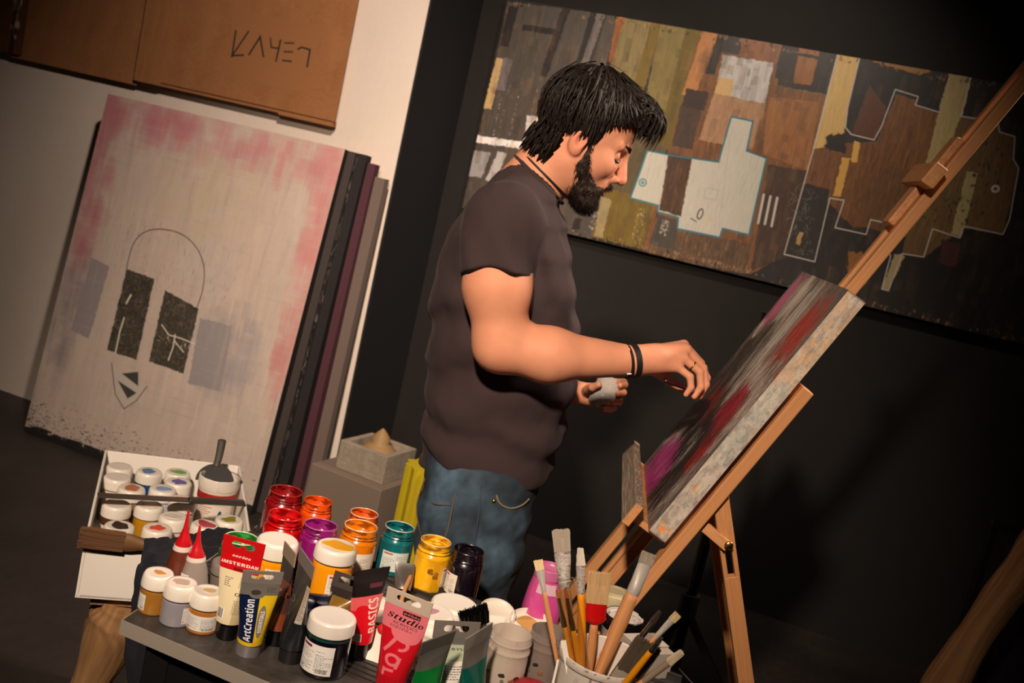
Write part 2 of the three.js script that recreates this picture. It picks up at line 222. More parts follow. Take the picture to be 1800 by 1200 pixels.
  patch(x, [[1590, 271], [1623, 271], [1629, 470], [1597, 463]], [168, 152, 104], { v: 24 }); patch(x, [[1474, 557], [1486, 562], [1469, 679], [1448, 677], [1455, 562]], [166, 148, 104], { v: 20 }); patch(x, [[1318, 583], [1405, 581], [1395, 675], [1341, 670]], [140, 88, 34], { v: 30, jit: 6 });
  specks(x, ...[1563, 173], ...[1688, 390], 70, [34, 26, 20], 4); specks(x, ...[1510, 341], ...[1636, 437], 60, [40, 30, 22], 4);
  const WL = [186, 178, 172];
  line(x, [[1130, -6], [1135, 298], [1131, 641], [1229, 642], [1222, 437], [1267, 434], [1262, 523], [1358, 523], [1359, 475], [1393, 475]], WL, 4); line(x, [[1198, -5], [1203, 155], [1212, 214], [1234, 231], [1305, 235], [1316, 187], [1326, 74], [1396, 83], [1396, 108], [1466, 117]], WL, 4);
  line(x, [[1526, 3], [1531, 117], [1636, 115], [1647, 142], [1693, 147], [1707, 212], [1728, 234], [1744, 386], [1738, 434], [1627, 435], [1623, 472], [1543, 462], [1541, 552], [1477, 556], [1469, 677], [1448, 677], [1447, 571], [1422, 544]], WL, 4);
  const rw = [1682, 307]; x.strokeStyle = css([206, 200, 190]); x.lineWidth = 6; x.beginPath(); x.arc(rw[0], rw[1], 9, 0, 7); x.stroke();
  patch(x, [[1573, -38], [1669, -25], [1674, -6], [1578, -19]], [150, 126, 78], { v: 30, jit: 5 }); patch(x, [[1575, 486], [1634, 490], [1637, 561], [1590, 558]], [70, 36, 34], { v: 20 });
  specks(x, ...[1584, 737], ...[1683, 729], 20, [150, 110, 80], 4); specks(x, ...[772, 713], ...[1045, 724], 80, [150, 120, 90], 4);
  for (let i = 0; i < 120; i++) { const px = rr(0, w), c = rnd() < 0.5 ? [20, 16, 14] : [150, 116, 80]; specks(x, px, rr(0, 20), px + 40, rr(0, 20) + 6, 3, c, 4); specks(x, px, h - 22, px + 40, h - 2, 3, c, 4); }
});
{
  const W = 2.56, Hh = 0.925, g = thing('wall_painting', 'large abstract painting of brown blocks and outlined pale shapes on the black wall', 'painting');
  stretched(g, W, Hh, 0.04, mat(0xffffff, 0.5, { map: T_big, bumpMap: T_big, bumpScale: 0.0015 }), mat(0x2a211a, 0.8));
  placeFrame(g, onWall(-1.76, 2.285 - Hh, -4.278), EX, V(0, 1, 0));
}

// ---------- canvases leaning on the white wall ----------
const T_pink = cv(944, 1208, (x, w, h) => {
  patch(x, [[0, 0], [w, 0], [w, h], [0, h]], [192, 176, 163], { v: 12, n: 0.002, len: 160, w: 26, alpha: 0.3, jit: 0, mix: [[204, 188, 172], [176, 162, 154]] });
  const soft = (cx, cy, rx, ry, c, n = 90) => { for (let i = 0; i < n; i++) { const a = rr(0, 6.28), k = Math.sqrt(rnd()); x.fillStyle = css(vary(c, 10), rr(0.05, 0.16)); x.fillRect(cx + Math.cos(a) * k * rx - 20, cy + Math.sin(a) * k * ry - 30, rr(14, 70), rr(30, 110)); } };
  soft(30, 300, 60, 340, [178, 104, 112], 150); soft(180, 40, 230, 50, [180, 106, 116], 130); soft(600, 60, 380, 60, [190, 116, 120], 120); soft(915, 400, 40, 460, [196, 120, 120], 150); soft(500, 260, 220, 150, [190, 172, 142], 110); soft(60, 760, 70, 220, [130, 122, 128], 90); soft(700, 720, 120, 150, [140, 138, 144], 90); soft(560, 480, 120, 80, [188, 178, 170], 60);
  patch(x, [[100, 560], [180, 570], [170, 830], [90, 820]], [146, 138, 138], { v: 10, alpha: 0.2 }); patch(x, [[581, 648], [706, 644], [726, 860], [597, 868]], [146, 140, 140], { v: 10 });
  x.globalAlpha = 0.16; for (const xx of [300, 400, 690, 720]) { x.strokeStyle = css([206, 178, 160]); x.lineWidth = 14; x.beginPath(); x.moveTo(xx, 160); x.lineTo(xx + 8, 1100); x.stroke(); } x.globalAlpha = 1;
  for (let i = 0; i < 260; i++) { const px = 200 + rr(0, 480), py = 380 + rr(0, 220); x.strokeStyle = css([78, 70, 68], rr(0.05, 0.35)); x.lineWidth = rr(0.6, 3); x.beginPath(); x.moveTo(px, py); x.lineTo(px + rr(-4, 4), py + rr(-26, 26)); x.stroke(); }
  for (let i = 0; i < 1500; i++) { const px = rr(0, w), py = rr(0, h), q = rnd() < 0.5; x.fillStyle = css(vary(rnd() < 0.5 ? [150, 138, 132] : [206, 192, 178], 10), rr(0.03, 0.14)); x.fillRect(px, py, q ? rr(20, 120) : rr(2, 8), q ? rr(2, 6) : rr(20, 120)); }
  // the wire arch
  x.strokeStyle = css([66, 58, 54], 0.9); x.lineWidth = 3.4; x.beginPath(); const arch = [[252, 570], [244, 496], [268, 434], [327, 401], [426, 393], [499, 423], [548, 477], [566, 554], [558, 625]]; arch.forEach((p, i) => { if (!i) return x.moveTo(...p); const q = arch[Math.min(i + 1, arch.length - 1)]; i < arch.length - 1 ? x.quadraticCurveTo(p[0], p[1], (p[0] + q[0]) / 2, (p[1] + q[1]) / 2) : x.lineTo(...p); }); x.stroke();
  // two dark tablets
  for (const q of [[[252, 562], [369, 569], [380, 847], [254, 846]], [[421, 595], [566, 621], [571, 842], [429, 838]]]) {
    patch(x, q, [66, 60, 50], { v: 20, n: 0.05, len: 18, w: 3, mix: [[40, 36, 32], [92, 84, 66]] });
    x.save(); pathOf(x, q); x.clip(); const cx = (q[0][0] + q[2][0]) / 2, cy = (q[0][1] + q[2][1]) / 2; for (let i = 0; i < 260; i++) { x.strokeStyle = css(rnd() < 0.5 ? [24, 22, 20] : [118, 108, 88], 0.8); x.lineWidth = rr(1, 2.4); x.beginPath(); const px = cx + rr(-90, 90), py = cy + rr(-160, 160); x.arc(px, py, rr(5, 16), rr(0, 6), rr(0, 6) + 1.5); x.stroke(); } x.restore();
  }
  const WH = [214, 204, 186]; line(x, [[290, 724], [286, 775], [289, 816], [291, 848]], WH, 6); line(x, [[284, 675], [294, 643]], WH, 7); line(x, [[442, 708], [478, 734], [528, 732], [585, 736]], WH, 4); line(x, [[503, 727], [507, 769], [502, 814]], WH, 5); line(x, [[505, 746], [550, 773]], WH, 4); specks(x, ...[443, 743], ...[588, 763], 26, WH, 4);
  // the little shield with two arrow heads
  patch(x, [[286, 885], [445, 921], [426, 966], [390, 1020], [338, 991]], [190, 180, 168], { v: 8 }); line(x, [[286, 885], [330, 981], [380, 1019], [420, 979], [445, 921]], [70, 64, 60], 3);
  for (const q of [[[336, 907], [398, 884], [412, 930]], [[327, 934], [412, 954], [383, 982]]]) { pathOf(x, q); x.fillStyle = css([62, 62, 60]); x.fill(); }
  // worn dark lower edge
  for (let i = 0; i < 1300; i++) { const py = h - Math.abs(rr(0, 1) * rr(0, 1)) * 150, px = rr(0, w) * (rnd() < 0.6 ? rnd() : 1); x.fillStyle = css(rnd() < 0.55 ? [40, 36, 38] : [150, 136, 122], rr(0.2, 0.7)); x.fillRect(px, py, rr(1, 12), rr(1, 5)); }
  x.fillStyle = css([26, 23, 24]); x.fillRect(0, h - 16, w, 16); for (let i = 0; i < 200; i++) { x.fillStyle = css([22, 20, 20], 0.8); x.fillRect(rr(0, w), h - rr(14, 30), rr(6, 40), rr(4, 16)); }
});
{
  const T_side = cv(64, 1024, (x, w, h) => { patch(x, [[0, 0], [w, 0], [w, h], [0, h]], [38, 34, 34], { v: 14, jit: 0 }); for (let i = 0; i < 420; i++) { x.fillStyle = css([206, 198, 188], rr(0.1, 0.7) * (rnd() < 0.5 ? 1 : 0.3)); x.fillRect(rr(10, 50), rr(0, h), rr(1, 9), rr(2, 22)); } });
  const stack = [
    // offset from the front one along the wall, behind, width, height, lean, label, face colour, side
    [0, 0, 1.18, 1.51, 7.0, 'large pinkish grey canvas with a wire arch and two dark tablets', null, mat(0x171415, 0.75)],
    [0.035, 0.05, 1.18, 1.5, 6.2, 'dark canvas with white flecked edge right behind the pinkish one', 0x3a3230, mat(0xffffff, 0.7, { map: T_side })],
    [0.055, 0.105, 1.2, 1.5, 5.0, 'black edged canvas third in the leaning stack', 0x1b1719, mat(0x100e10, 0.7)],
    [0.09, 0.155, 1.2, 1.47, 3.8, 'plum edged canvas fourth in the leaning stack', 0x4a2530, mat(0x4a2632, 0.8)],
    [0.125, 0.205, 1.21, 1.42, 2.6, 'grey brown edged canvas last in the leaning stack, against the white wall', 0x6a5c54, mat(0x7a6c64, 0.85)],
  ];
  const base = V(-1.993, 0.004, -4.289);
  for (const [da, back, w, h, lean, l, face, side] of stack) {
    const g = thing('canvas', l, 'painting', [0, 0, 0], 0, 'canvases leaning on the white wall'), a = THREE.MathUtils.degToRad(lean);
    stretched(g, w, h, 0.038, face === null ? mat(0xffffff, 0.7, { map: T_pink, bumpMap: T_pink, bumpScale: 0.001 }) : mat(face, 0.8), side);
    placeFrame(g, base.clone().addScaledVector(EX, da).addScaledVector(NX, -back), EX, V(0, Math.cos(a), 0).addScaledVector(NX, -Math.sin(a)));
  }
}

// ---------- cardboard on the white wall ----------
const T_card = dataTex(256, 256, (u, v) => { const k = tn(u, v, 6, 2) * 10 + tn(u * 0.2, v, 90, 3) * 7 + tn(u, v, 60, 8) * 6; return [150 + k, 101 + k, 60 + k]; });
{
  const g = thing('cardboard_sheet', 'flattened cardboard box with black hand lettering on the white wall', 'cardboard');
  const T_mark = cv(512, 340, (x, w, h) => {
    x.fillStyle = css([150, 101, 60]); x.fillRect(0, 0, w, h); for (let i = 0; i < 500; i++) { x.fillStyle = css(vary([150, 101, 60], 9), 0.25); x.fillRect(rr(0, w), rr(0, h), rr(20, 200), rr(1, 3)); }
    const k = (pts, lw = 9) => { x.strokeStyle = css([30, 30, 26], 0.92); x.lineWidth = lw; x.lineCap = 'square'; x.lineJoin = 'miter'; x.beginPath(); pts.forEach((p, i) => (i ? x.lineTo(...p) : x.moveTo(...p))); x.stroke(); };
    x.translate(22, 108);
    k([[0, 0], [4, 128]], 10); k([[76, -10], [4, 124], [70, 110]], 9); k([[104, 100], [150, 4], [190, 96]], 10); k([[212, 2], [226, 44], [268, 42]], 8); k([[272, 2], [268, 104]], 10); k([[300, 10], [350, 2]], 7); k([[306, 52], [352, 46]], 7); k([[306, 96], [356, 92]], 8); k([[382, 26], [400, 14], [450, 18]], 9); k([[450, 20], [452, 100]], 10);
  });
  const R = wallBox;
  mesh('right_panel', R(-3.06, -2.18, 1.60, 2.75, -3.772, -3.766), mat(0xffffff, 0.9, { map: rep(T_card, 2, 2) }), g);
  mesh('fold_strip', R(-3.2, -3.06, 1.585, 2.75, -3.77, -3.764), mat(0xffffff, 0.9, { map: rep(T_card, 1, 2) }), g);
  const left = mesh('left_panel', R(-3.92, -3.2, 1.565, 2.7, -3.79, -3.784), mat(0xffffff, 0.9, { map: rep(T_card, 2, 2) }), g);
  mesh('bottom_flap', merge([R(-3.15, -2.19, 1.585, 1.60, -3.80, -3.772), R(-2.45, -2.19, 1.578, 1.588, -3.80, -3.768)]), mat(0xffffff, 0.9, { map: rep(T_card, 2, 2) }), g);
  const ink = new THREE.PlaneGeometry(0.42, 0.28).applyMatrix4(new THREE.Matrix4().makeBasis(EX, V(0, 1, 0), NX).setPosition(VA([-1.245, 1.826, -4.364])));
  mesh('lettering', ink, mat(0xffffff, 0.9, { map: T_mark }), g);
}
{
  const T_rust = cv(256, 256, (x, w, h) => { patch(x, [[0, 0], [w, 0], [w, h], [0, h]], [106, 68, 42], { v: 20, n: 0.02, jit: 0 }); line(x, [[0, 178], [236, 176]], [66, 30, 24], 20); line(x, [[228, 0], [230, 256]], [60, 34, 26], 14); specks(x, 0, 168, 240, 190, 40, [226, 210, 190], 5); specks(x, 220, 0, 244, 250, 50, [226, 210, 190], 5); });
  const g = thing('rust_panel', 'rust brown painted panel with white flecks at the left edge of the wall', 'painting');
  stretched(g, 0.5, 0.9, 0.03, mat(0xffffff, 0.7, { map: T_rust }), mat(0x4a3020, 0.8));
  placeFrame(g, onWall(-4.36, 1.58, -3.77), EX, V(0, 1, 0));
}
// driftwood and paint bucket at the far left
{
  const g = mesh('driftwood', taper([V(-2.70, 0.0, -4.42), V(-2.66, 0.35, -4.44), V(-2.6, 0.7, -4.5), V(-2.53, 0.95, -4.56), V(-2.5, 1.09, -4.58)], (t) => 0.085 + 0.03 * Math.sin(t * 5), 26, 14, 0.25), M.drift);
  tag(g, 'brown driftwood trunk standing against the white wall at far left', 'driftwood');
  const b = thing('paint_bucket', 'small paint bucket with red rim beside the pinkish canvas', 'bucket', [-2.17, 0, -4.12]);
  mesh('bucket_body', lathe([[0, 0], [0.085, 0], [0.1, 0.2], [0.104, 0.2], [0.104, 0.21], [0.094, 0.21], [0.083, 0.02], [0, 0.02]], 30), mat(0xb9afa6, 0.5), b);
  mesh('bucket_rim', new THREE.TorusGeometry(0.102, 0.009, 8, 36).rotateX(Math.PI / 2).translate(0, 0.212, 0), mat(0xa8261c, 0.5), b);
  mesh('bucket_label', new THREE.CylinderGeometry(0.0985, 0.093, 0.09, 30, 1, true, -0.6, 1.6).translate(0, 0.11, 0), mat(0x9c4a30, 0.7, { side: THREE.DoubleSide }), b);
  const c = thing('rag', 'pale crumpled rag on the floor beside the paint bucket', 'rag', [0, 0, 0]);
  mesh('cloth', drape([[[-2.3, 0.03, -4.0], [-2.2, 0.06, -3.98], [-2.06, 0.03, -4.02]], [[-2.3, 0.03, -3.9], [-2.18, 0.07, -3.88], [-2.04, 0.02, -3.95]], [[-2.28, 0.012, -3.8], [-2.16, 0.03, -3.8], [-2.05, 0.012, -3.86]]], 20, 16, 0.03, 20), mat(0x9a8c7a, 0.95), c);
}
// plinth with a concrete tray and a carved finial, yellow roll behind the painter
{
  const o = VA([-0.314, 0.41, -3.414]), y = o.y, ang = Math.PI * 0.22;
  const g = thing('plinth', 'grey brown painted plinth behind the painter', 'plinth', [o.x - 0.085, 0, o.z - 0.16], -0.42);
  mesh('plinth_body', box(0.3, y, 0.3, 0, y / 2, 0, 0.004), mat(0x7d6f61, 0.85), g);
  const b = thing('concrete_tray', 'square concrete tray standing on the plinth', 'tray', [o.x - 0.068, y, o.z - 0.15], -0.42);
  const cm = mat(0xffffff, 0.95, { map: rep(plaster(150, 138, 122, 22), 1, 1) });
  mesh('tray_base', box(0.2, 0.03, 0.2, 0, 0.015, 0, 0.003), cm, b);
  for (let i = 0; i < 4; i++) { const w = mesh('tray_side', box(i % 2 ? 0.2 : 0.156, 0.075, 0.022, 0, 0.066, 0.089, 0.003), cm, b); w.rotation.y = i * Math.PI / 2; }
  const k = thing('carved_finial', 'small carved wooden finial lying in the concrete tray', 'ornament', [o.x - 0.065, y + 0.03, o.z - 0.145], 0.5);
  mesh('finial_body', lathe([[0, 0], [0.05, 0], [0.068, 0.02], [0.06, 0.042], [0.066, 0.056], [0.045, 0.074], [0.03, 0.084], [0.034, 0.1], [0.016, 0.122], [0.004, 0.134], [0, 0.135]], 24), mat(0x9a7c50, 0.6), k);
  const yl = VA([-0.158, 0.541, -2.979]), f = thing('yellow_roll', 'tall ribbed yellow roll standing behind the painter', 'roll', [yl.x, 0, yl.z]);
  const P = []; for (let i = 0; i < 48; i++) { const a = i / 48 * Math.PI * 2, r = 0.068 + 0.007 * Math.cos(a * 9); P.push(new THREE.Vector2(Math.cos(a) * r, Math.sin(a) * r)); }
  mesh('roll', new THREE.ExtrudeGeometry(new THREE.Shape(P), { depth: yl.y + 0.11, bevelEnabled: false }).rotateX(-Math.PI / 2), mat(0xb8a30c, 0.6), f);
  mesh('band', new THREE.CylinderGeometry(0.0765, 0.0765, 0.03, 30, 1, false).translate(0, 0.3, 0), mat(0x8a7a08, 0.6), f);
}
// log and purple cloth at the right
{
  tag(mesh('log', taper([VA([1.19, 0.401, -2.349]), VA([1.219, 0.583, -2.378]), VA([1.269, 0.735, -2.402]), VA([1.353, 0.894, -2.448]), VA([1.469, 1.082, -2.508])], (t) => 0.047 + 0.005 * Math.sin(t * 9), 30, 16, 0.25), M.drift), 'bare wooden log leaning at the lower right', 'log');
  const g = thing('purple_cloth', 'dark purple cloth hanging behind the leaning log', 'cloth');
  mesh('cloth', drape([[[1.547, 0.823, -2.922], [1.623, 0.833, -2.873], [1.746, 0.838, -2.823]], [[1.555, 0.605, -2.888], [1.593, 0.641, -2.792], [1.791, 0.614, -2.838]], [[1.57, 0.321, -2.843], [1.638, 0.346, -2.766], [1.822, 0.338, -2.795]]], 30, 24, 0.05, 9), mat(0x1c1028, 0.95), g);
  const s = VA([1.717, 0.792, -2.968]);
  mesh('hanging_rail', barGeo(V(s.x - 0.22, s.y + 0.08, s.z + 0.02), V(s.x + 0.4, s.y + 0.06, s.z + 0.02), 0.02, 0.02), M.black, g);
  for (const k of [-0.2, 0.38]) mesh('rail_post', barGeo(V(s.x + k, 0, s.z), V(s.x + k, s.y + 0.09, s.z), 0.022, 0.022, V(0, 0, 1)), M.black, g);
}

// ---------- the easel and its canvas ----------
{
  const Dc = V(0.349, 0.93, -1.962), wd = V(0.076, 0, -0.997).normalize(), tau = THREE.MathUtils.degToRad(24.27);
  const hd = V(0.997, 0, 0.076), s = V(0, Math.cos(tau), 0).addScaledVector(hd, Math.sin(tau)), bk = wd.clone().cross(s).normalize();   // bk points behind the canvas
  const at = (w, t, o) => Dc.clone().addScaledVector(wd, w).addScaledVector(s, t).addScaledVector(bk, o);
  const PX = 1100, CW = 0.515, CH = 0.605;
  // the face is drawn with x from the far edge to the near edge
  const T_easel = cv(566, 666, (x, w, h) => {
    patch(x, [[0, 0], [w, 0], [w, h], [0, h]], [92, 84, 77], { v: 30, n: 0.02, len: 120, w: 16, jit: 0, mix: [[60, 52, 47], [150, 140, 130]] });
    // brushed clouds of colour dragged along the height; u: 0 far, 1 near; v: 0 top
    const q = (u0, v0, u1, v1, cs, n = 260, len = 60, wd0 = 9) => { for (let i = 0; i < n; i++) { const u = ((u0 + u1) / 2 + (rnd() + rnd() - 1) * (u1 - u0) * 0.56) * w, v = ((v0 + v1) / 2 + (rnd() + rnd() - 1) * (v1 - v0) * 0.56) * h, l = rr(0.25, 1) * len, c = cs[(rnd() * rnd() * cs.length) | 0]; x.strokeStyle = css(vary(c, 18), rr(0.25, 0.8)); x.lineWidth = rr(1, wd0); x.lineCap = 'butt'; x.beginPath(); x.moveTo(u, v - l / 2); x.quadraticCurveTo(u + rr(-5, 5), v, u + rr(-7, 7), v + l / 2); x.stroke(); } };
    const DK = [30, 24, 23], GR = [128, 120, 112], WT = [206, 198, 188], RD = [150, 18, 24], MG = [166, 52, 118];
    q(0.3, 0, 1, 0.45, [GR, [150, 142, 132], [92, 86, 80]], 420, 130, 12); q(0, 0.25, 0.5, 0.8, [[50, 43, 39], DK, [84, 76, 68]], 520, 110, 14); q(0.3, 0.5, 0.85, 1.0, [DK, [44, 36, 34], [66, 56, 52]], 760, 90, 14); q(0, 0.5, 0.3, 0.95, [[66, 58, 52], DK, GR], 300, 80);
    q(0.42, 0.02, 0.66, 0.5, [WT, GR, [176, 168, 156]], 130, 170, 10); q(0.3, 0.3, 0.5, 0.56, [[150, 142, 130], GR], 70, 120, 8); q(0, 0, 0.2, 0.26, [[196, 92, 138], [206, 116, 152]], 170, 70, 14); q(0.18, 0, 0.42, 0.2, [[214, 198, 180], WT], 150, 90, 10); q(0, 0.24, 0.14, 0.32, [[214, 198, 186]], 40, 30, 14);
    q(0.64, 0.05, 0.98, 0.32, [[172, 36, 32], [150, 30, 28], [196, 62, 50]], 330, 70, 10); q(0.56, 0.33, 0.95, 0.47, [WT, GR, [120, 40, 40]], 210, 70, 6); q(0.5, 0.45, 0.62, 0.6, [WT, [176, 80, 40]], 40, 60, 5);
    q(0.14, 0.52, 0.46, 0.68, [[112, 14, 20], [150, 26, 26], DK], 200, 44, 10); q(0.58, 0.45, 0.86, 0.63, [[140, 16, 34], [176, 50, 84], RD], 280, 60, 10); q(0.7, 0.62, 0.94, 0.8, [RD, [130, 12, 16], DK], 240, 46, 9); q(0, 0.74, 0.3, 0.9, [WT, GR, DK], 130, 60, 6); q(0.08, 0.8, 0.56, 1.04, [MG, [156, 40, 108], [140, 92, 120]], 620, 56, 14); q(0.5, 0.7, 0.64, 0.85, [WT, GR], 36, 60, 5); q(0.82, 0.7, 1.02, 1.02, [GR, WT, [70, 64, 62], [120, 30, 34]], 260, 70, 6); q(0.86, 0.3, 1.02, 0.7, [WT, GR, [130, 24, 28]], 200, 60, 6);
    for (let i = 0; i < 220; i++) { const u = rr(0, w), v = rr(0, h); x.strokeStyle = css(rnd() < 0.5 ? [214, 206, 198] : [30, 24, 24], rr(0.15, 0.6)); x.lineWidth = rr(0.5, 3); x.beginPath(); x.moveTo(u, v); x.lineTo(u + rr(-3, 3), v + rr(14, 90)); x.stroke(); }
  });
  const T_edge = cv(64, 1024, (x, w, h) => {
    patch(x, [[0, 0], [w, 0], [w, h], [0, h]], [176, 164, 150], { v: 24, n: 0.06, len: 22, w: 6, jit: 0, mix: [[120, 116, 110], [206, 196, 180], [90, 84, 80]] });
    for (let i = 0; i < 900; i++) { const v = rr(0, h), k = v / h, c = rnd() < 0.45 ? (k < 0.36 ? [200, 162, 124] : k < 0.68 ? [162, 168, 158] : [184, 172, 158]) : [[122, 116, 108], [196, 186, 172], [158, 148, 136]][(rnd() * 3) | 0]; x.fillStyle = css(vary(c, 16), rr(0.2, 0.55)); x.beginPath(); x.ellipse(rr(0, w), v, rr(2, 12), rr(3, 26), 0, 0, 7); x.fill(); }
    specks(x, 0, 0, w, h, 700, [120, 112, 104], 1.6, 0.5); specks(x, 0, 0, w, h, 300, [206, 196, 182], 1.6, 0.5); specks(x, 14, 960, 56, 1000, 12, [236, 120, 30], 6); specks(x, 10, 800, 40, 830, 6, [236, 130, 40], 5);
  });
  const g = thing('easel_canvas', 'paint streaked canvas with red and magenta marks on the wooden easel', 'painting');
  stretched(g, CW, CH, 0.04, mat(0xffffff, 0.42, { map: T_easel, bumpMap: T_easel, bumpScale: 0.002 }), mat(0xffffff, 0.7, { map: T_edge }));
  placeFrame(g, at(CW, 0, 0), wd.clone().negate(), s);
  const e = thing('easel', 'wooden artist easel leaning back with brass bolts', 'easel');
  const leg = (w, t0, t1, o, ww, hh, m = M.pine, name = 'rail') => mesh(name, barGeo(at(w, t0, o), at(w, t1, o), ww, hh, wd, 0.003), m, e);
  leg(0.03, -1.0, 0.41, 0.066, 0.026, 0.05, M.pine, 'front_leg'); leg(0.5, -1.0, 0.41, 0.058, 0.026, 0.036, M.pine, 'front_leg');
  leg(0.25, -0.62, 1.32, 0.058, 0.026, 0.024, M.pine, 'mast_rail'); leg(0.31, -0.62, 1.32, 0.058, 0.026, 0.024, M.pine, 'mast_rail'); for (const t of [-0.4, 1.2]) mesh('mast_spacer', barGeo(at(0.262, t, 0.058), at(0.298, t, 0.058), 0.05, 0.02, bk), M.pine, e);
  mesh('cross_bar', barGeo(at(0.075, 0.36, 0.08), at(0.505, 0.36, 0.08), 0.036, 0.024, bk), M.pine, e); mesh('cross_bar', barGeo(at(0.05, -0.5, 0.085), at(0.505, -0.5, 0.085), 0.036, 0.024, bk), M.pine, e);
  // the ledge that carries the canvas, spattered lip in front
  mesh('ledge', barGeo(at(0.045, -0.009, 0.004), at(0.53, -0.009, 0.004), 0.014, 0.085, bk.clone(), 0.002), M.pine, e);
  const T_lip = cv(256, 64, (x, w, h) => { patch(x, [[0, 0], [w, 0], [w, h], [0, h]], [128, 112, 96], { v: 30, n: 0.06, len: 14, jit: 0, mix: [[190, 180, 170], [70, 60, 54], [60, 80, 96]] }); specks(x, 0, 0, w, h, 160, [214, 206, 196], 4); specks(x, 0, 0, w, h, 20, [226, 124, 40], 5); });
  mesh('ledge_lip', barGeo(at(-0.004, 0.006, -0.046), at(0.536, 0.006, -0.046), 0.05, 0.018, bk, 0.002), mat(0xffffff, 0.6, { map: T_lip }), e);
  mesh('ledge_end', barGeo(at(-0.0065, 0.006, -0.046), at(-0.0042, 0.006, -0.046), 0.047, 0.016, bk, 0), M.pine, e);
  // top clamp block on the mast
  mesh('top_clamp', barGeo(at(0.2, 0.9, 0.03), at(0.36, 0.9, 0.03), 0.05, 0.03, bk, 0.004), M.pine, e); mesh('clamp_slide', barGeo(at(0.28, 0.78, 0.036), at(0.28, 1.0, 0.036), 0.05, 0.018, bk, 0.004), M.pine, e);
  // rear legs, each hinged on a front leg, with a slotted brace
  for (const w of [0.03, 0.5]) {
    const top = at(w, 0.125, 0.085), foot = V(top.x + 0.41, 0.0, top.z - 0.02), m = M.pine, d = foot.clone().sub(top).normalize(), up = V(0, 0, 1);
    const P = (k) => top.clone().addScaledVector(d, k), Lr = foot.distanceTo(top), side = d.clone().cross(up).normalize();
    mesh('rear_leg', merge([barGeo(P(-0.02), P(0.09), 0.032, 0.02, up), barGeo(P(0.09).addScaledVector(side, 0.0115), P(0.15).addScaledVector(side, 0.0115), 0.009, 0.02, up, 0.001), barGeo(P(0.09).addScaledVector(side, -0.0115), P(0.15).addScaledVector(side, -0.0115), 0.009, 0.02, up, 0.001), barGeo(P(0.15), P(Lr - 0.002), 0.032, 0.02, up)]), m, e);
    mesh('brace', barGeo(at(w, 0.07, 0.075), P(0.082).addScaledVector(up, 0.018), 0.022, 0.014, up), m, e);
    for (const q of [P(0.075), at(w, 0.19, 0.06)]) mesh('bolt', new THREE.SphereGeometry(0.009, 12, 8).scale(1, 1, 0.5).translate(q.x, q.y, q.z + (q.y > P(0.02).y ? 0.015 : 0.03)), M.brass, e);
  }
}
// the black stand behind the easel
{
  const o = VA([0.636, 0.42, -2.693]), g = thing('light_stand', 'black tripod stand behind the easel', 'stand', [o.x, 0, o.z]);
  const hub = V(0, 0.5, 0);
  mesh('pole', merge([new THREE.CylinderGeometry(0.016, 0.016, 0.75, 14).translate(0, 0.72, 0), new THREE.CylinderGeometry(0.012, 0.012, 0.3, 14).translate(0, 1.2, 0)]), M.blackGloss, g);
  mesh('collar', new THREE.CylinderGeometry(0.026, 0.026, 0.06, 16).translate(0, 0.52, 0), M.black, g); mesh('collar', new THREE.CylinderGeometry(0.022, 0.022, 0.05, 16).translate(0, 0.36, 0), M.black, g);
  for (let i = 0; i < 3; i++) { const a = 0.5 + i * 2.094, f = V(Math.cos(a) * 0.42, 0.01, Math.sin(a) * 0.42); mesh('leg', barGeo(hub, f, 0.016, 0.02, V(0, 1, 0.01)), M.blackGloss, g); mesh('strut', barGeo(V(0, 0.34, 0), hub.clone().lerp(f, 0.55), 0.01, 0.014, V(0, 1, 0.01)), M.blackGloss, g); mesh('foot', new THREE.SphereGeometry(0.016, 10, 8).translate(f.x, 0.016, f.z), M.black, g); }
}

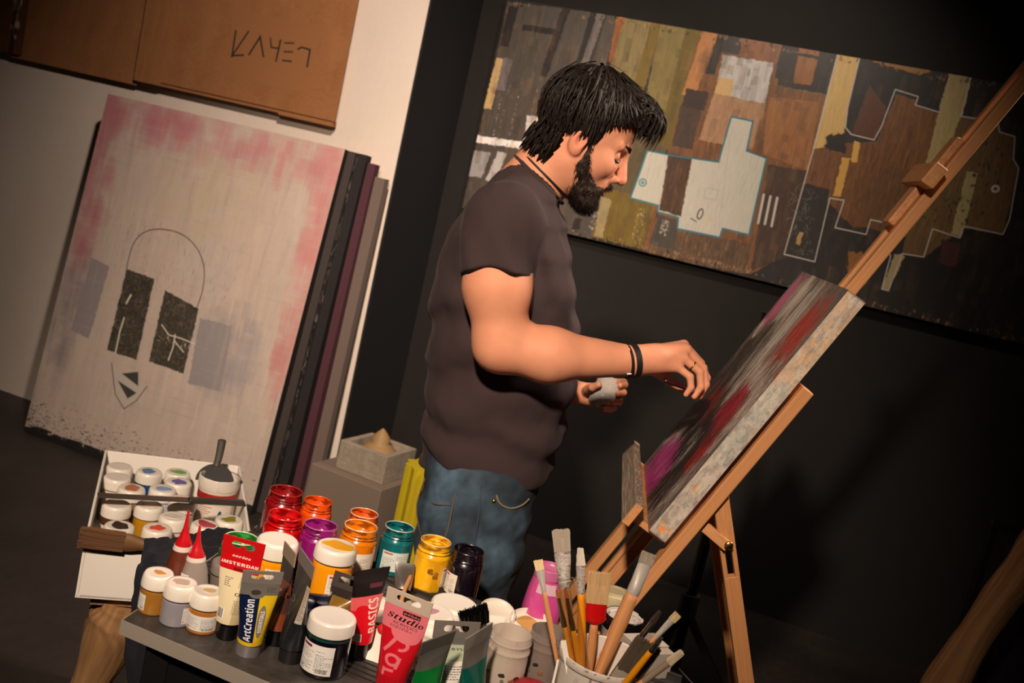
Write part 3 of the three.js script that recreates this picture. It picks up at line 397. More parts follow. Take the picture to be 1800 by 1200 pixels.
// ---------- the table ----------
const TY = 0.74;
{
  const g = thing('work_table', 'low grey topped work table crowded with paint', 'table');
  const FL = V(-0.5, 0, -1.504), ux = V(Math.cos(0.314), 0, Math.sin(0.314)), BLc = V(-0.425, 0, -2.01), vb = BLc.clone().sub(FL);
  const P = (u, v) => FL.clone().addScaledVector(ux, u).addScaledVector(vb, v);
  const Ltop = (v) => 0.9 + v * 0.03;
  const quad = (u0, u1, v0, v1, y0, y1) => { const s = new THREE.Shape([P(u0, v0), P(u1, v0), P(u1, v1), P(u0, v1)].map((p) => new THREE.Vector2(p.x, -p.z))); return new THREE.ExtrudeGeometry(s, { depth: y1 - y0, bevelEnabled: false }).rotateX(-Math.PI / 2).translate(0, y0, 0); };
  const lam = mat(0xffffff, 0.42, { map: rep(T_lam, 3, 3) }), edge = mat(0x8d857a, 0.6);
  mesh('front_plank', quad(0, 0.9, 0.004, 0.2, TY - 0.024, TY), lam, g); mesh('edge_band', quad(0, 0.9, 0, 0.004, TY - 0.024, TY), edge, g); mesh('edge_band', quad(-0.002, 0, 0, 1, TY - 0.024, TY), edge, g);
  mesh('back_plank', quad(0, 0.9, 0.86, 1, TY - 0.024, TY), lam, g); mesh('bed', quad(0, 0.9, 0.2, 0.86, TY - 0.024, TY - 0.008), M.black, g);
  const slat = mat(0x2b2826, 0.38);
  for (let i = 0; i < 22; i++) { const v0 = 0.203 + i * 0.0298; mesh('slat', quad(0.002, 0.898, v0, v0 + 0.021, TY - 0.008, TY - 0.0005), slat, g); }
  mesh('back_rail', quad(0, 0.9, 0.985, 1.0, TY, TY + 0.014), slat, g); mesh('back_rail', quad(0, 0.9, 0.93, 0.94, TY, TY + 0.006), slat, g);
  for (const [u, v] of [[0.06, 0.08], [0.84, 0.08], [0.06, 0.92], [0.84, 0.92]]) { const p = P(u, v); mesh('leg', box(0.04, TY - 0.024, 0.04, p.x, (TY - 0.024) / 2, p.z, 0.003), M.black, g); }
  mesh('apron', quad(0.04, 0.86, 0.06, 0.09, TY - 0.09, TY - 0.024), M.black, g);
  // crate stored below
  const c = P(0.36, 0.35), k = thing('storage_crate', 'dark grey crate standing under the work table', 'crate', [c.x, 0, c.z], -0.314);
  mesh('crate_body', box(0.5, 0.52, 0.3, 0, 0.26, 0, 0.006), mat(0x2c2528, 0.85), k); mesh('crate_lid', box(0.51, 0.03, 0.31, 0, 0.535, 0, 0.006), mat(0x241e21, 0.8), k);
}

// ---------- jars ----------
const labelTex = (bg, ink, head, seedv) => { seed = seedv; return cv(256, 256, (x, w, h) => { x.fillStyle = css(bg); x.fillRect(0, 0, w, h); if (head) { x.fillStyle = css(head); x.fillRect(14, 16, rr(70, 130), 22); } x.fillStyle = css(ink, 0.75); for (let c = 0; c < 2; c++) for (let i = 0; i < 12; i++) if (rnd() < 0.85) for (let q = 14 + c * 124, e = q + rr(50, 108); q < e;) { const l = rr(6, 20); x.fillRect(q, 52 + i * 15, l, rr(3, 6)); q += l + 5; } x.strokeStyle = css(ink, 0.8); x.lineWidth = 4; x.strokeRect(18, 206, 34, 36); x.fillRect(28, 214, 14, 20); for (let i = 0; i < 16; i++) x.fillRect(150 + i * 5, 206, rr(1, 4), 36); }); };
const LBL = [labelTex([226, 218, 202], [70, 64, 60], [186, 60, 50], 11), labelTex([214, 212, 206], [60, 60, 64], null, 23), labelTex([222, 220, 214], [50, 52, 56], [120, 30, 50], 37), labelTex([206, 216, 210], [66, 76, 76], [176, 96, 90], 41)].map((t) => mat(0xffffff, 0.55, { map: t, side: THREE.DoubleSide }));
seed = 77;
function smear(geo, amp, f) { const p = geo.attributes.position; for (let i = 0; i < p.count; i++) { const x = p.getX(i), y = p.getY(i), z = p.getZ(i), r = Math.hypot(x, z), k = 1 + amp * fbm(x * f, y * f * 1.4, z * f) * (r > 1e-4 ? 1 : 0); p.setXYZ(i, x * k, y + amp * 0.006 * fbm(x * f + 5, z * f, 3), z * k); } geo.computeVertexNormals(); return geo; }
const mott = (lo, z) => dataTex(256, 256, (u, v) => { const a = tn(u, v, 5, z) * 1.0 + tn(u, v, 14, z + 2) * 0.5, b = tn(u, v, 50, z + 5), k = lerp(lo, 1, sstep(-0.35, 0.1, a)) * (1 - 0.12 * Math.max(0, b)); return [255 * k, 255 * Math.pow(k, 1.25), 255 * Math.pow(k, 1.3)]; });
const T_wall = rep(mott(0.86, 1), 1, 1), T_in = rep(mott(0.6, 6), 1, 1);
const paintMats = new Map();
const painty = (c, inn) => { const k = c + '_' + inn; if (!paintMats.has(k)) paintMats.set(k, mat(c, 0.26, { map: inn ? T_in : T_wall, bumpMap: T_in, bumpScale: inn ? 0.001 : 0.0003, clearcoat: 0.8, clearcoatRoughness: 0.08 })); return paintMats.get(k); };
const jarMats = new Map();
const glossy = (c, r = 0.22) => { const k = c + '_' + r; if (!jarMats.has(k)) jarMats.set(k, mat(c, r, { clearcoat: 0.7, clearcoatRoughness: 0.08 })); return jarMats.get(k); };
// open plastic jar filled with paint: outside, threaded neck, paint inside, label
function openJar(l, p, R, H, c, { label = -1, la = 0, lw = 1.8, lh = 0.42, fill = 0.72, rim = 0xd8c8b8, name = 'paint_jar', group = 'open paint jars on the table', inner } = {}) {
  const g = thing(name, l, 'jar', p, la, group);
  const jw = mesh('jar_wall', lathe([[0, 0], [0.9 * R, 0], [0.98 * R, 0.02 * H], [R, 0.06 * H], [R, 0.68 * H], [0.97 * R, 0.73 * H], [0.89 * R, 0.775 * H], [0.875 * R, 0.79 * H]]), painty(c, 0), g);
  mesh('jar_neck', smear(lathe([[0.875 * R, 0.79 * H], [0.93 * R, 0.8 * H], [0.935 * R, 0.82 * H], [0.875 * R, 0.835 * H], [0.88 * R, 0.86 * H], [0.91 * R, 0.875 * H], [0.875 * R, 0.9 * H], [0.875 * R, 0.985 * H]]), 0.04, 110), painty(c, 1), g);
  mesh('rim', smear(lathe([[0.875 * R, 0.982 * H], [0.87 * R, H], [0.835 * R, H], [0.825 * R, 0.985 * H]]), 0.02, 120), glossy(rim, 0.3), g);
  mesh('paint', smear(lathe([[0.826 * R, 0.986 * H], [0.82 * R, 0.9 * H], [0.8 * R, (fill + 0.06) * H], [0.66 * R, (fill + 0.01) * H], [0.3 * R, (fill - 0.01) * H], [0, fill * H]]), 0.1, 70), painty(inner ?? c, 1), g);
  if (label >= 0) mesh('label', new THREE.CylinderGeometry(R * 1.008, R * 1.008, H * lh, 24, 1, true, -lw / 2, lw).translate(0, H * (0.12 + lh / 2), 0), LBL[label], jw);
  return g;
}
function blob(r, t, y, k = 9) { const s = new THREE.Shape(), n = 40; for (let i = 0; i < n; i++) { const a = i / n * 6.283, q = r * (0.8 + 0.45 * nz(Math.cos(a) * 0.9 + k * 1.37, Math.sin(a) * 0.9, k * 3.13)); i ? s.lineTo(Math.cos(a) * q, Math.sin(a) * q * 0.8) : s.moveTo(Math.cos(a) * q, Math.sin(a) * q * 0.8); } return new THREE.ExtrudeGeometry(s, { depth: t, bevelEnabled: false }).rotateX(-Math.PI / 2).translate(0, y, 0); }
let bk0 = 1;
// closed jar: body, ribbed lid, dab of its colour on the lid
function lidJar(l, p, R, H, c, { lidH = 0.32, lid = 0xe2dcd0, dab, dabR = 0.5, label = -1, la = 0, lw = 1.8, lh, band, name = 'paint_jar', group = 'lidded paint jars' , round = 0.12 } = {}) {
  const g = thing(name, l, 'jar', p, la, group), hb = H * (1 - lidH);
  const jb = mesh('jar_body', lathe([[0, 0], [0.92 * R, 0], [0.99 * R, 0.02 * H], [R, 0.05 * H], [R, hb * 0.86], [0.95 * R, hb * 0.95], [0.9 * R, hb + 0.002]]), glossy(c), g);
  if (band) mesh('collar', new THREE.CylinderGeometry(R * 0.965, R * 0.985, 0.004, 36).translate(0, hb * 0.94, 0), glossy(band), g);
  const jl = mesh('lid', lathe([[R * 0.9, hb], [R * 1.03, hb], [R * 1.045, hb + 0.002], [R * 1.03, H - R * round * 2], [R * 0.98, H - R * round * 0.7], [R * 0.88, H], [R * 0.8, H - 0.0012], [0, H - 0.0012]], 48), glossy(lid, 0.35), g);
  if (dab) mesh('paint_dab', blob(R * dabR, 0.0012, H - 0.0014, bk0++).rotateY(bk0 * 1.7), glossy(dab, 0.35), jl);
  if (label >= 0) mesh('label', new THREE.CylinderGeometry(R * 1.008, R * 1.008, hb * (lh ?? 0.62), 24, 1, true, -lw / 2, lw).translate(0, hb * 0.47, 0), LBL[label], jb);
  return g;
}
const AMB = 0xe8960c, ORG = 0xe8520c;
lidJar('small gold paint jar with white lid at the left corner of the table', [-0.473, 0.74, -1.56], 0.0245, 0.066, 0x9a6a24, { lidH: 0.36, dab: 0xc88a48, label: 1, la: -0.75, lw: 0.9, round: 0.28, group: 'small metallic paint jars' });
lidJar('small silver paint jar with white lid between the gold and the copper jar', [-0.428, 0.74, -1.54], 0.0255, 0.068, 0x8d8b92, { lidH: 0.36, dab: 0xb4a89c, dabR: 0.7, label: 1, la: 0.95, lw: 0.6, round: 0.28, group: 'small metallic paint jars' });
lidJar('small copper paint jar with wide printed label and white lid', [-0.383, 0.74, -1.536], 0.0255, 0.066, 0xa8692a, { lidH: 0.38, dab: 0xd0b48c, label: 1, la: 0.05, lw: 2.3, round: 0.28, group: 'small metallic paint jars' });
lidJar('black paint jar with blank white lid at the front edge of the table', [-0.175, 0.74, -1.494], 0.036, 0.092, 0x0d0712, { lidH: 0.26, lid: 0xdcd5cc, label: 2, la: -0.35, lw: 1.7, lh: 0.7, band: 0x123a34, round: 0.06, group: 'jars at the front of the table' });
openJar('dark crimson open paint jar at the back left of the table', [-0.379, 0.74, -1.994], 0.0385, 0.092, 0x8a0f14, { rim: 0xa02a20 });
openJar('bright red open paint jar in front of the dark crimson one', [-0.347, 0.74, -1.865], 0.037, 0.092, 0xc4080c, { rim: 0xc81c18, label: 0, la: 0.9 });
openJar('vermilion orange open paint jar behind the purple jar', [-0.31, 0.74, -1.984], 0.0325, 0.09, ORG, { rim: 0xe2581c });
openJar('magenta purple open paint jar between the red and amber jars', [-0.275, 0.74, -1.85], 0.036, 0.094, 0x8a1470, { rim: 0xa05888 });
lidJar('amber paint jar with plain white lid beside the open green jar', [-0.326, 0.74, -1.727], 0.036, 0.098, AMB, { lidH: 0.3, label: 0, la: 0.75, round: 0.1 });
openJar('open jar of green paint behind the red and cream tube', [-0.385, 0.74, -1.703], 0.0345, 0.094, 0x1d6b34, { rim: 0xb8c8a8, inner: 0x2f9a40 });
lidJar('amber paint jar with yellow smeared white lid', [-0.225, 0.74, -1.753], 0.037, 0.1, AMB, { lidH: 0.26, dab: 0xe6a418, dabR: 0.9, label: 0, la: 0.75, lw: 1.5, round: 0.1 });
openJar('orange open paint jar half hidden at the back of the table', [-0.213, 0.74, -1.98], 0.033, 0.088, 0xdd5a10, { rim: 0xe8c8ac });
openJar('amber orange open paint jar with cream label', [-0.204, 0.74, -1.886], 0.037, 0.096, 0xe07c0a, { rim: 0xe8c090, label: 0, la: 0.35, lw: 1.7 });
openJar('teal open paint jar with pale label', [-0.134, 0.74, -1.934], 0.0335, 0.094, 0x0a6a70, { rim: 0xb8c4bc, label: 3, la: 0.2, lw: 1.7 });
openJar('golden yellow open paint jar with brown drips', [-0.057, 0.74, -1.897], 0.0345, 0.096, 0xf8bc18, { rim: 0xe8c88c, label: 0, la: 1.25, lw: 0.8, fill: 0.8 });
openJar('black purple open paint jar at the back edge of the table', [0.009, 0.74, -1.889], 0.0345, 0.096, 0x120a16, { rim: 0x1c1420, label: 0, la: -0.75, lw: 0.9 });
{ // brown drips on the yellow jar
  const j = scene.children[scene.children.length - 2]; for (let i = 0; i < 5; i++) { const b = blob(0.006, 0.0015, 0, 40 + i); b.rotateX(Math.PI / 2); b.rotateY(-1.0 + rr(-0.35, 0.35)); const a = -1.0 + rr(-0.3, 0.35); mesh('drip', b.translate(Math.sin(a) * 0.0345, 0.03 + rr(0, 0.025), Math.cos(a) * 0.0345), glossy(0x8a5a08, 0.3), j); }
}
lidJar('small grey jar standing behind the red and cream tube', [-0.39, 0.74, -1.65], 0.024, 0.07, 0x6a5f58, { lid: 0x7a706a, lidH: 0.3 });
{ // pink squeeze bottle
  const g = thing('paint_bottle', 'pink tapered paint bottle behind the brushes', 'bottle', [0.167, 0.74, -1.847], 0);
  const R = 0.037, H = 0.115; mesh('bottle_body', lathe([[0, 0], [0.9 * R, 0], [R, 0.03 * H], [R, 0.3 * H], [0.9 * R, 0.6 * H], [0.78 * R, 0.8 * H], [0.76 * R, 0.82 * H]]), glossy(0xc4488c), g);
  mesh('bottle_neck', smear(lathe([[0.76 * R, 0.82 * H], [0.8 * R, 0.83 * H], [0.78 * R, 0.86 * H], [0.77 * R, 0.98 * H], [0.73 * R, H], [0.7 * R, 0.98 * H], [0.7 * R, 0.9 * H], [0, 0.88 * H]]), 0.04, 70), glossy(0xb8628c, 0.35), g);
  mesh('smear', new THREE.CylinderGeometry(R * 0.83, R * 0.93, 0.02, 24, 1, true, -0.6, 1.2).translate(0, H * 0.7, 0), mat(0xc8a4b4, 0.5, { side: THREE.DoubleSide }), g);
}
// cloudy rinsing jars at the front
function waterJar(l, p, R, H, c, wc) {
  const g = thing('rinsing_jar', l, 'jar', p, 0.2, 'cloudy rinsing jars');
  mesh('jar_wall', smear(lathe([[0, 0], [0.92 * R, 0], [R, 0.05 * H], [R, 0.62 * H], [0.97 * R, 0.7 * H], [1.02 * R, 0.74 * H], [1.02 * R, 0.77 * H], [0.97 * R, 0.79 * H], [0.96 * R, 0.86 * H], [1.0 * R, 0.88 * H], [1.0 * R, 0.9 * H], [0.96 * R, 0.92 * H], [0.97 * R, H], [0.93 * R, H], [0.91 * R, 0.8 * H], [0.9 * R, 0.62 * H]]), 0.015, 60), mat(c, 0.28, { clearcoat: 0.6 }), g);
  mesh('water', smear(lathe([[0.912 * R, 0.72 * H], [0.5 * R, 0.712 * H], [0, 0.71 * H]]), 0.01, 40), mat(wc, 0.1, { clearcoat: 1 }), g);
  for (let i = 0; i < 7; i++) { const a = rr(-1.2, 1.2), b = blob(rr(0.002, 0.006), 0.0012, 0, 60 + i).rotateX(Math.PI / 2).rotateY(a); mesh('splash', b.translate(Math.sin(a) * R * 1.0, rr(0.02, 0.055), Math.cos(a) * R * 1.0), glossy([0x6a6a58, 0x2a2422, 0x8a5a3c][i % 3], 0.4), g); }
  return g;
}
waterJar('cloudy white rinsing jar beside the teal tube', [0.105, 0.74, -1.549], 0.034, 0.105, 0xb8aa9c, 0x7c7f74);
waterJar('grey murky rinsing jar beside the brush bucket', [0.169, 0.74, -1.594], 0.033, 0.102, 0x7a6e66, 0x8a8078);
{ const g = thing('lid', 'dark red lid at the bottom edge in front of the rinsing jars', 'lid', [0.152, 0.74, -1.509]); mesh('cap', smear(lathe([[0, 0], [0.034, 0], [0.034, 0.03], [0.03, 0.042], [0.015, 0.049], [0, 0.05]], 40), 0.03, 60), mat(0x8c1020, 0.45), g); mesh('cap_rib', new THREE.TorusGeometry(0.0345, 0.0025, 8, 40).rotateX(Math.PI / 2).translate(0, 0.008, 0), mat(0x7a0e1c, 0.5), g); }
// loose lids and tubs
function dish(l, p, R, h, tilt, turn, dab, c = 0xddd4c6) {
  const g = thing('lid', l, 'lid', p, turn, 'loose white lids'); g.rotation.set(tilt, turn, 0, 'YXZ');
  mesh('lid_shell', smear(lathe([[0, 0], [R * 0.96, 0], [R, 0.002], [R * 1.02, h], [R * 0.94, h], [R * 0.92, 0.004], [0, 0.003]], 40), 0.012, 50), glossy(c, 0.4), g);
  if (dab) mesh('paint_dab', blob(R * 0.72, 0.0015, 0.0035, bk0++), glossy(dab, 0.35), g);
}
const up = (p, y) => [p[0], p[1] + y, p[2]];
lidJar('wide white tub with white lid in the middle of the table', [0.005, 0.74, -1.704], 0.041, 0.066, 0xcfc4b4, { lidH: 0.35, round: 0.08, group: 'white tubs' });
lidJar('white tub beside the pink and red tube', [-0.032, 0.74, -1.633], 0.04, 0.072, 0xcdc0b2, { lidH: 0.35, round: 0.08, dab: 0xb88a94, group: 'white tubs' });
lidJar('grey white tub half hidden behind the green tubes', [-0.014, 0.74, -1.567], 0.04, 0.06, 0xb4a89c, { lidH: 0.4, round: 0.08, group: 'white tubs' });
dish('plain white lid between the tub and the paint stained lid', up([0.085, 0.74, -1.794], 0.018), 0.034, 0.012, 0.35, 0.2, null);
dish('white lid stained with ochre and orange in front of the pink bottle', up([0.147, 0.74, -1.792], 0.014), 0.036, 0.014, 0.25, -0.3, 0xb48a4c);
dish('white lid propped behind the red tube', up([-0.122, 0.74, -1.709], 0.004), 0.034, 0.01, 0.9, 0.3, 0xc9b0a4);
dish('oval white palette lid with a red spot', up([-0.099, 0.74, -1.562], 0.004), 0.046, 0.008, 1.0, -0.25, null);
{ const o = VA([-0.099, 0.74, -1.562]), g = thing('paint_spot', 'round red paint blob on the white palette lid', 'paint', [o.x - 0.004, TY + 0.047, o.z - 0.018]); g.rotation.set(1.0, -0.25, 0, 'YXZ'); mesh('blob', new THREE.SphereGeometry(0.008, 16, 10).scale(1, 0.4, 1), glossy(0xb81414, 0.3), g); }
dish('paint stained lid lying on its side beside the white tub', up([-0.022, 0.74, -1.521], 0.005), 0.03, 0.016, 0.7, 0.6, 0xb88a3a);
{ // paint smeared palette strip, wooden stick, crumpled metal tube
  const a = VA([-0.076, 0.74, -1.783]), b = VA([0.011, 0.74, -1.795]); a.y = b.y = TY + 0.004;
  const T_pal = cv(256, 64, (x, w, h) => { patch(x, [[0, 0], [w, 0], [w, h], [0, h]], [120, 108, 92], { v: 40, n: 0.08, len: 16, jit: 0, mix: [[200, 150, 40], [180, 170, 156]] }); patch(x, [[10, 6], [130, 6], [150, 40], [20, 50]], [214, 150, 24], { v: 30, n: 0.08, len: 14 }); });
  const pm = mesh('palette_strip', barGeo(a, b, 0.05, 0.005, V(0, 1, 0)), mat(0xffffff, 0.45, { map: T_pal })); tag(pm, 'flat palette strip smeared with ochre paint in front of the yellow jar', 'palette');
  tag(mesh('wooden_stick', taper([...[[-0.09, 0.757, -1.72], [-0.089, 0.784, -1.76], [-0.085, 0.798, -1.79]].map(VA)], (t) => 0.0042, 10, 8), M.pine), 'thin wooden stick standing between the metal tube and the palette strip', 'stick');
  const g = thing('metal_tube', 'crumpled silver paint tube below the teal jar', 'tube', [-0.095, 0.74, -1.82], 0.2); g.rotation.set(-0.7, 0.2, 0, 'YXZ');
  mesh('tube_body', tubeLoft(0.016, 0.019, 0.055, 0.012, 0.03), mat(0xa8a49c, 0.35, { metalness: 0.9 }), g); mesh('tube_cap', new THREE.CylinderGeometry(0.008, 0.009, 0.012, 14).translate(0, 0.006, 0), M.black, g);
}
// ---------- paint tubes ----------
// loft from a round shoulder to a flat crimp
function tubeLoft(r, w, h, y0, wob = 0) {
  const NU = 36, NV = 18, P = [], U = [], I = [];
  for (let j = 0; j <= NV; j++) { const v = j / NV, s = sstep(0.02, 1, v), fl = Math.pow(s, 0.9);
    for (let i = 0; i <= NU; i++) { const a = i / NU * Math.PI * 2, aa = i === NU ? 0 : a, k = 1 + wob * nz(Math.cos(aa) * 2, v * 5, Math.sin(aa) * 2); P.push(Math.sin(a) * lerp(r, w, fl) * k, y0 + v * h, Math.cos(a) * lerp(r, 0.0012, fl) * k); U.push(i / NU + 0.5 > 1 ? i / NU - 0.5 : i / NU + 0.5, v); } }
  for (let j = 0; j < NV; j++) for (let i = 0; i < NU; i++) { const a = j * (NU + 1) + i, b = a + NU + 1; I.push(a, a + 1, b, b, a + 1, b + 1); }
  // split the seam of u at the back
  const g = new THREE.BufferGeometry(); g.setAttribute('position', new THREE.Float32BufferAttribute(P, 3)); g.setAttribute('uv', new THREE.Float32BufferAttribute(U, 2)); g.setIndex(I); g.computeVertexNormals();
  const q = g.toNonIndexed(), u = q.attributes.uv; for (let t = 0; t < u.count; t += 3) { const m = [0, 1, 2].map((k) => u.getX(t + k)); if (Math.max(...m) - Math.min(...m) > 0.5) for (let k = 0; k < 3; k++) if (u.getX(t + k) < 0.5) u.setX(t + k, u.getX(t + k) + 1); } return q;
}
function crimp(w, h, y0, hole) {
  const s = new THREE.Shape([[-w, 0], [w, 0], [w * 1.02, h], [-w * 1.02, h]].map(([x, y]) => new THREE.Vector2(x, y)));
  if (hole) { const k = new THREE.Path(), a = w * 0.42, b = h * 0.2, cy = h * 0.55; k.moveTo(-a, cy - b); k.lineTo(-w * 0.16, cy - b); k.absarc(0, cy - b, w * 0.14, Math.PI, 0, true); k.lineTo(a, cy - b); k.absarc(a, cy, b, -Math.PI / 2, Math.PI / 2, false); k.lineTo(-a, cy + b); k.absarc(-a, cy, b, Math.PI / 2, Math.PI * 1.5, false); s.holes.push(k); }
  return new THREE.ExtrudeGeometry(s, { depth: 0.0022, bevelEnabled: false }).translate(0, y0, -0.0011);
}
// stands cap down at A, sealed end towards B, face turned by 'turn' from the camera
function paintTube(l, A, B, { r, w, capR, capH, cap, body, crimpH = 0.022, crimpM, turn = 0, hole = true, group = 'paint tubes standing on their caps' }) {
  const a = VA(A), b = VA(B), d = b.clone().sub(a), Lt = d.length(); d.normalize();
  const g = thing('paint_tube', l, 'tube', A, 0, group);
  const zc = V(0, 0, 1).applyAxisAngle(V(0, 1, 0), turn), x = d.clone().cross(zc).normalize(), z = x.clone().cross(d).normalize();
  g.quaternion.setFromRotationMatrix(new THREE.Matrix4().makeBasis(x, d, z));
  mesh('cap', lathe([[0, 0], [capR * 0.97, 0], [capR, 0.0015], [capR * 0.97, capH * 0.94], [capR * 0.9, capH], [0, capH]], 30), cap, g);
  mesh('tube_body', tubeLoft(r, w, Lt - capH - crimpH, capH), body, g);
  mesh('sealed_end', crimp(w, crimpH, Lt - crimpH, hole), crimpM ?? body, g);
  return g;
}
const wrapTex = (draw, W = 512, H = 512) => cv(W, H, draw);   // u = 0.5 is the face, v = 1 the sealed end
const sp = (t) => mat(0xffffff, 0.3, { map: t, clearcoat: 0.4, clearcoatRoughness: 0.15 });
function fine(x, x0, y0, w, n, c, lh = 9) { x.fillStyle = css(c, 0.8); for (let i = 0; i < n; i++) for (let q = 0, e = w * rr(0.6, 1); q < e;) { const l = rr(4, 14); x.fillRect(x0 + q, y0 + i * lh, l, lh * 0.4); q += l + 4; } }
function bars(x, x0, y0, w, h) { x.fillStyle = '#e8e2da'; x.fillRect(x0, y0, w, h); x.fillStyle = '#141414'; for (let q = 5; q < w - 6;) { const l = rr(1.5, 5); x.fillRect(x0 + q, y0 + 4, l, h - 8); q += l + rr(2, 5); } }
const txt = (x, s, px, py, font, c, rot = 0, al = 'center') => { x.save(); x.translate(px, py); x.rotate(rot); x.font = font; x.textAlign = al; x.textBaseline = 'middle'; x.fillStyle = c; x.fillText(s, 0, 0); x.restore(); };
paintTube('cream paint tube with bright red top and black cap', [-0.34, 0.74, -1.529], [-0.34, 0.906, -1.529], { r: 0.022, w: 0.034, capR: 0.017, capH: 0.03, cap: M.blackGloss, crimpH: 0.026, crimpM: mat(0xb80f14, 0.35), turn: -0.1, body: sp(wrapTex((x, w, h) => { x.fillStyle = '#d8cba6'; x.fillRect(0, 0, w, h); x.fillStyle = '#b8ab82'; x.fillRect(w * 0.56, 130, w * 0.3, h); x.fillStyle = '#c00e14'; x.fillRect(0, 0, w, 128); txt(x, 'AMSTERDAM', w * 0.5, 74, 'bold 32px sans-serif', '#f2e6dc', -0.04); txt(x, 'series', w * 0.5, 18, 'italic bold 26px serif', '#f2e6dc'); x.fillStyle = '#7a0a12'; x.fillRect(w * 0.46, 104, 44, 20); fine(x, w * 0.54, 160, 90, 7, [80, 74, 60], 12); fine(x, w * 0.54, 330, 90, 9, [80, 74, 60], 12); txt(x, 'CE', w * 0.56, 286, 'bold 30px sans-serif', '#2a2a24'); bars(x, w * 0.36, 400, 54, 76); fine(x, w * 0.4, 180, 30, 5, [60, 56, 50], 14); })) });
paintTube('yellow and navy paint tube with silver cap at the front edge of the table', [-0.295, 0.74, -1.496], [-0.291, 0.885, -1.476], { r: 0.0205, w: 0.03, capR: 0.0195, capH: 0.024, cap: mat(0x9a989a, 0.35, { metalness: 0.6 }), crimpM: mat(0x77716a, 0.5), turn: 0.35, body: sp(wrapTex((x, w, h) => { x.fillStyle = '#dcb81c'; x.fillRect(0, 0, w, h); x.fillStyle = '#0e1a3c'; x.fillRect(w * 0.26, 96, w * 0.25, h - 130); x.fillStyle = '#6e6a64'; x.fillRect(0, 0, w, 98); x.beginPath(); x.arc(w * 0.48, 92, 34, 0, 7); x.fill(); x.fillStyle = '#3c3a38'; x.beginPath(); x.arc(w * 0.47, 76, 22, 0, 7); x.fill(); txt(x, 'ArtCreation', w * 0.43, 300, 'bold 60px sans-serif', '#e6e6e6', -Math.PI / 2); x.fillStyle = '#7c7870'; x.beginPath(); x.ellipse(w * 0.56, 310, 22, 130, 0, 0, 7); x.fill(); txt(x, 'ESSENTIALS', w * 0.56, 310, 'bold 31px sans-serif', '#e8e4d8', -Math.PI / 2); fine(x, w * 0.56, 30, 60, 4, [50, 48, 44], 12); })) });
const clearBrown = wrapTex((x, w, h) => { x.fillStyle = '#1d1513'; x.fillRect(0, 0, w, h); x.fillStyle = '#5e2c1c'; x.fillRect(0, 130, w, 90); x.fillStyle = '#a85a58'; x.fillRect(w * 0.3, 200, w * 0.4, 44); x.fillStyle = '#4a3028'; x.fillRect(0, 244, w, 130); x.fillStyle = '#7a3a1e'; x.fillRect(0, 374, w, 138); bars(x, w * 0.36, 410, 90, 60); });
paintTube('brown paint tube with clear edge turned sideways', [-0.264, 0.74, -1.546], [-0.272, 0.898, -1.556], { r: 0.0205, w: 0.031, capR: 0.017, capH: 0.026, cap: M.blackGloss, crimpM: mat(0x8a7868, 0.4), turn: -1.05, hole: false, body: sp(clearBrown) });
paintTube('charcoal paint tube printed with pale hexagons', [-0.229, 0.74, -1.503], [-0.233, 0.916, -1.493], { r: 0.0215, w: 0.032, capR: 0.019, capH: 0.026, cap: mat(0x1c1a1a, 0.35), crimpM: mat(0x6e6862, 0.4), turn: -1.0, hole: false, body: sp(wrapTex((x, w, h) => { x.fillStyle = '#1b1d20'; x.fillRect(0, 0, w, h); x.strokeStyle = 'rgba(170,172,170,0.7)'; x.lineWidth = 3; const hex = (cx, cy, s) => { x.beginPath(); for (let i = 0; i < 7; i++) { const a = i * Math.PI / 3; x.lineTo(cx + Math.cos(a) * s, cy + Math.sin(a) * s); } x.stroke(); }; for (const [hx, hy, s] of [[150, 470, 24], [186, 446, 24], [150, 420, 24], [190, 392, 24], [222, 418, 24], [212, 340, 24], [236, 296, 22], [214, 250, 22], [130, 380, 20], [246, 206, 20]]) hex(hx * 0.9 + 10, hy, s); fine(x, 140, 440, 110, 5, [150, 150, 148], 12); x.fillStyle = '#b8ac9c'; x.fillRect(w * 0.62, 60, 60, 260); fine(x, w * 0.63, 80, 40, 16, [70, 66, 60], 14); })) });
paintTube('bright red paint tube with black upper end and barcode', [-0.135, 0.74, -1.561], [-0.136, 0.892, -1.561], { r: 0.022, w: 0.034, capR: 0.018, capH: 0.03, cap: M.blackGloss, crimpM: mat(0x141012, 0.35), turn: 0.8, hole: false, body: sp(wrapTex((x, w, h) => { x.fillStyle = '#c80c1c'; x.fillRect(0, 0, w, h); x.fillStyle = 'rgba(214,120,120,0.7)'; x.fillRect(0, 120, w, 110); x.fillStyle = '#c80c1c'; x.beginPath(); x.arc(w * 0.44, 230, 40, 0, 7); x.fill(); x.fillStyle = '#141012'; x.fillRect(0, 0, w, 118); x.fillStyle = '#5e2a3c'; x.fillRect(w * 0.5, 14, 70, 40); txt(x, 'BASICS', w * 0.56, 280, 'bold 84px sans-serif', '#e6c8bc', -Math.PI / 2); bars(x, w * 0.27, 420, 78, 64); })) });
paintTube('black and bronze paint tube with hanging slot behind the bright red tube', [-0.191, 0.74, -1.656], [-0.185, 0.819, -1.686], { r: 0.02, w: 0.03, capR: 0.017, capH: 0.024, cap: M.black, crimpH: 0.026, crimpM: mat(0x3c3632, 0.45), turn: -0.5, body: sp(wrapTex((x, w, h) => { x.fillStyle = '#2c2622'; x.fillRect(0, 0, w, h); x.fillStyle = '#7c5c22'; x.fillRect(w * 0.4, 200, w * 0.4, h); x.fillStyle = '#101420'; x.fillRect(w * 0.2, 120, w * 0.2, h); txt(x, 'ion', w * 0.32, 200, 'bold 60px sans-serif', '#d8d4cc', -Math.PI / 2); })) });
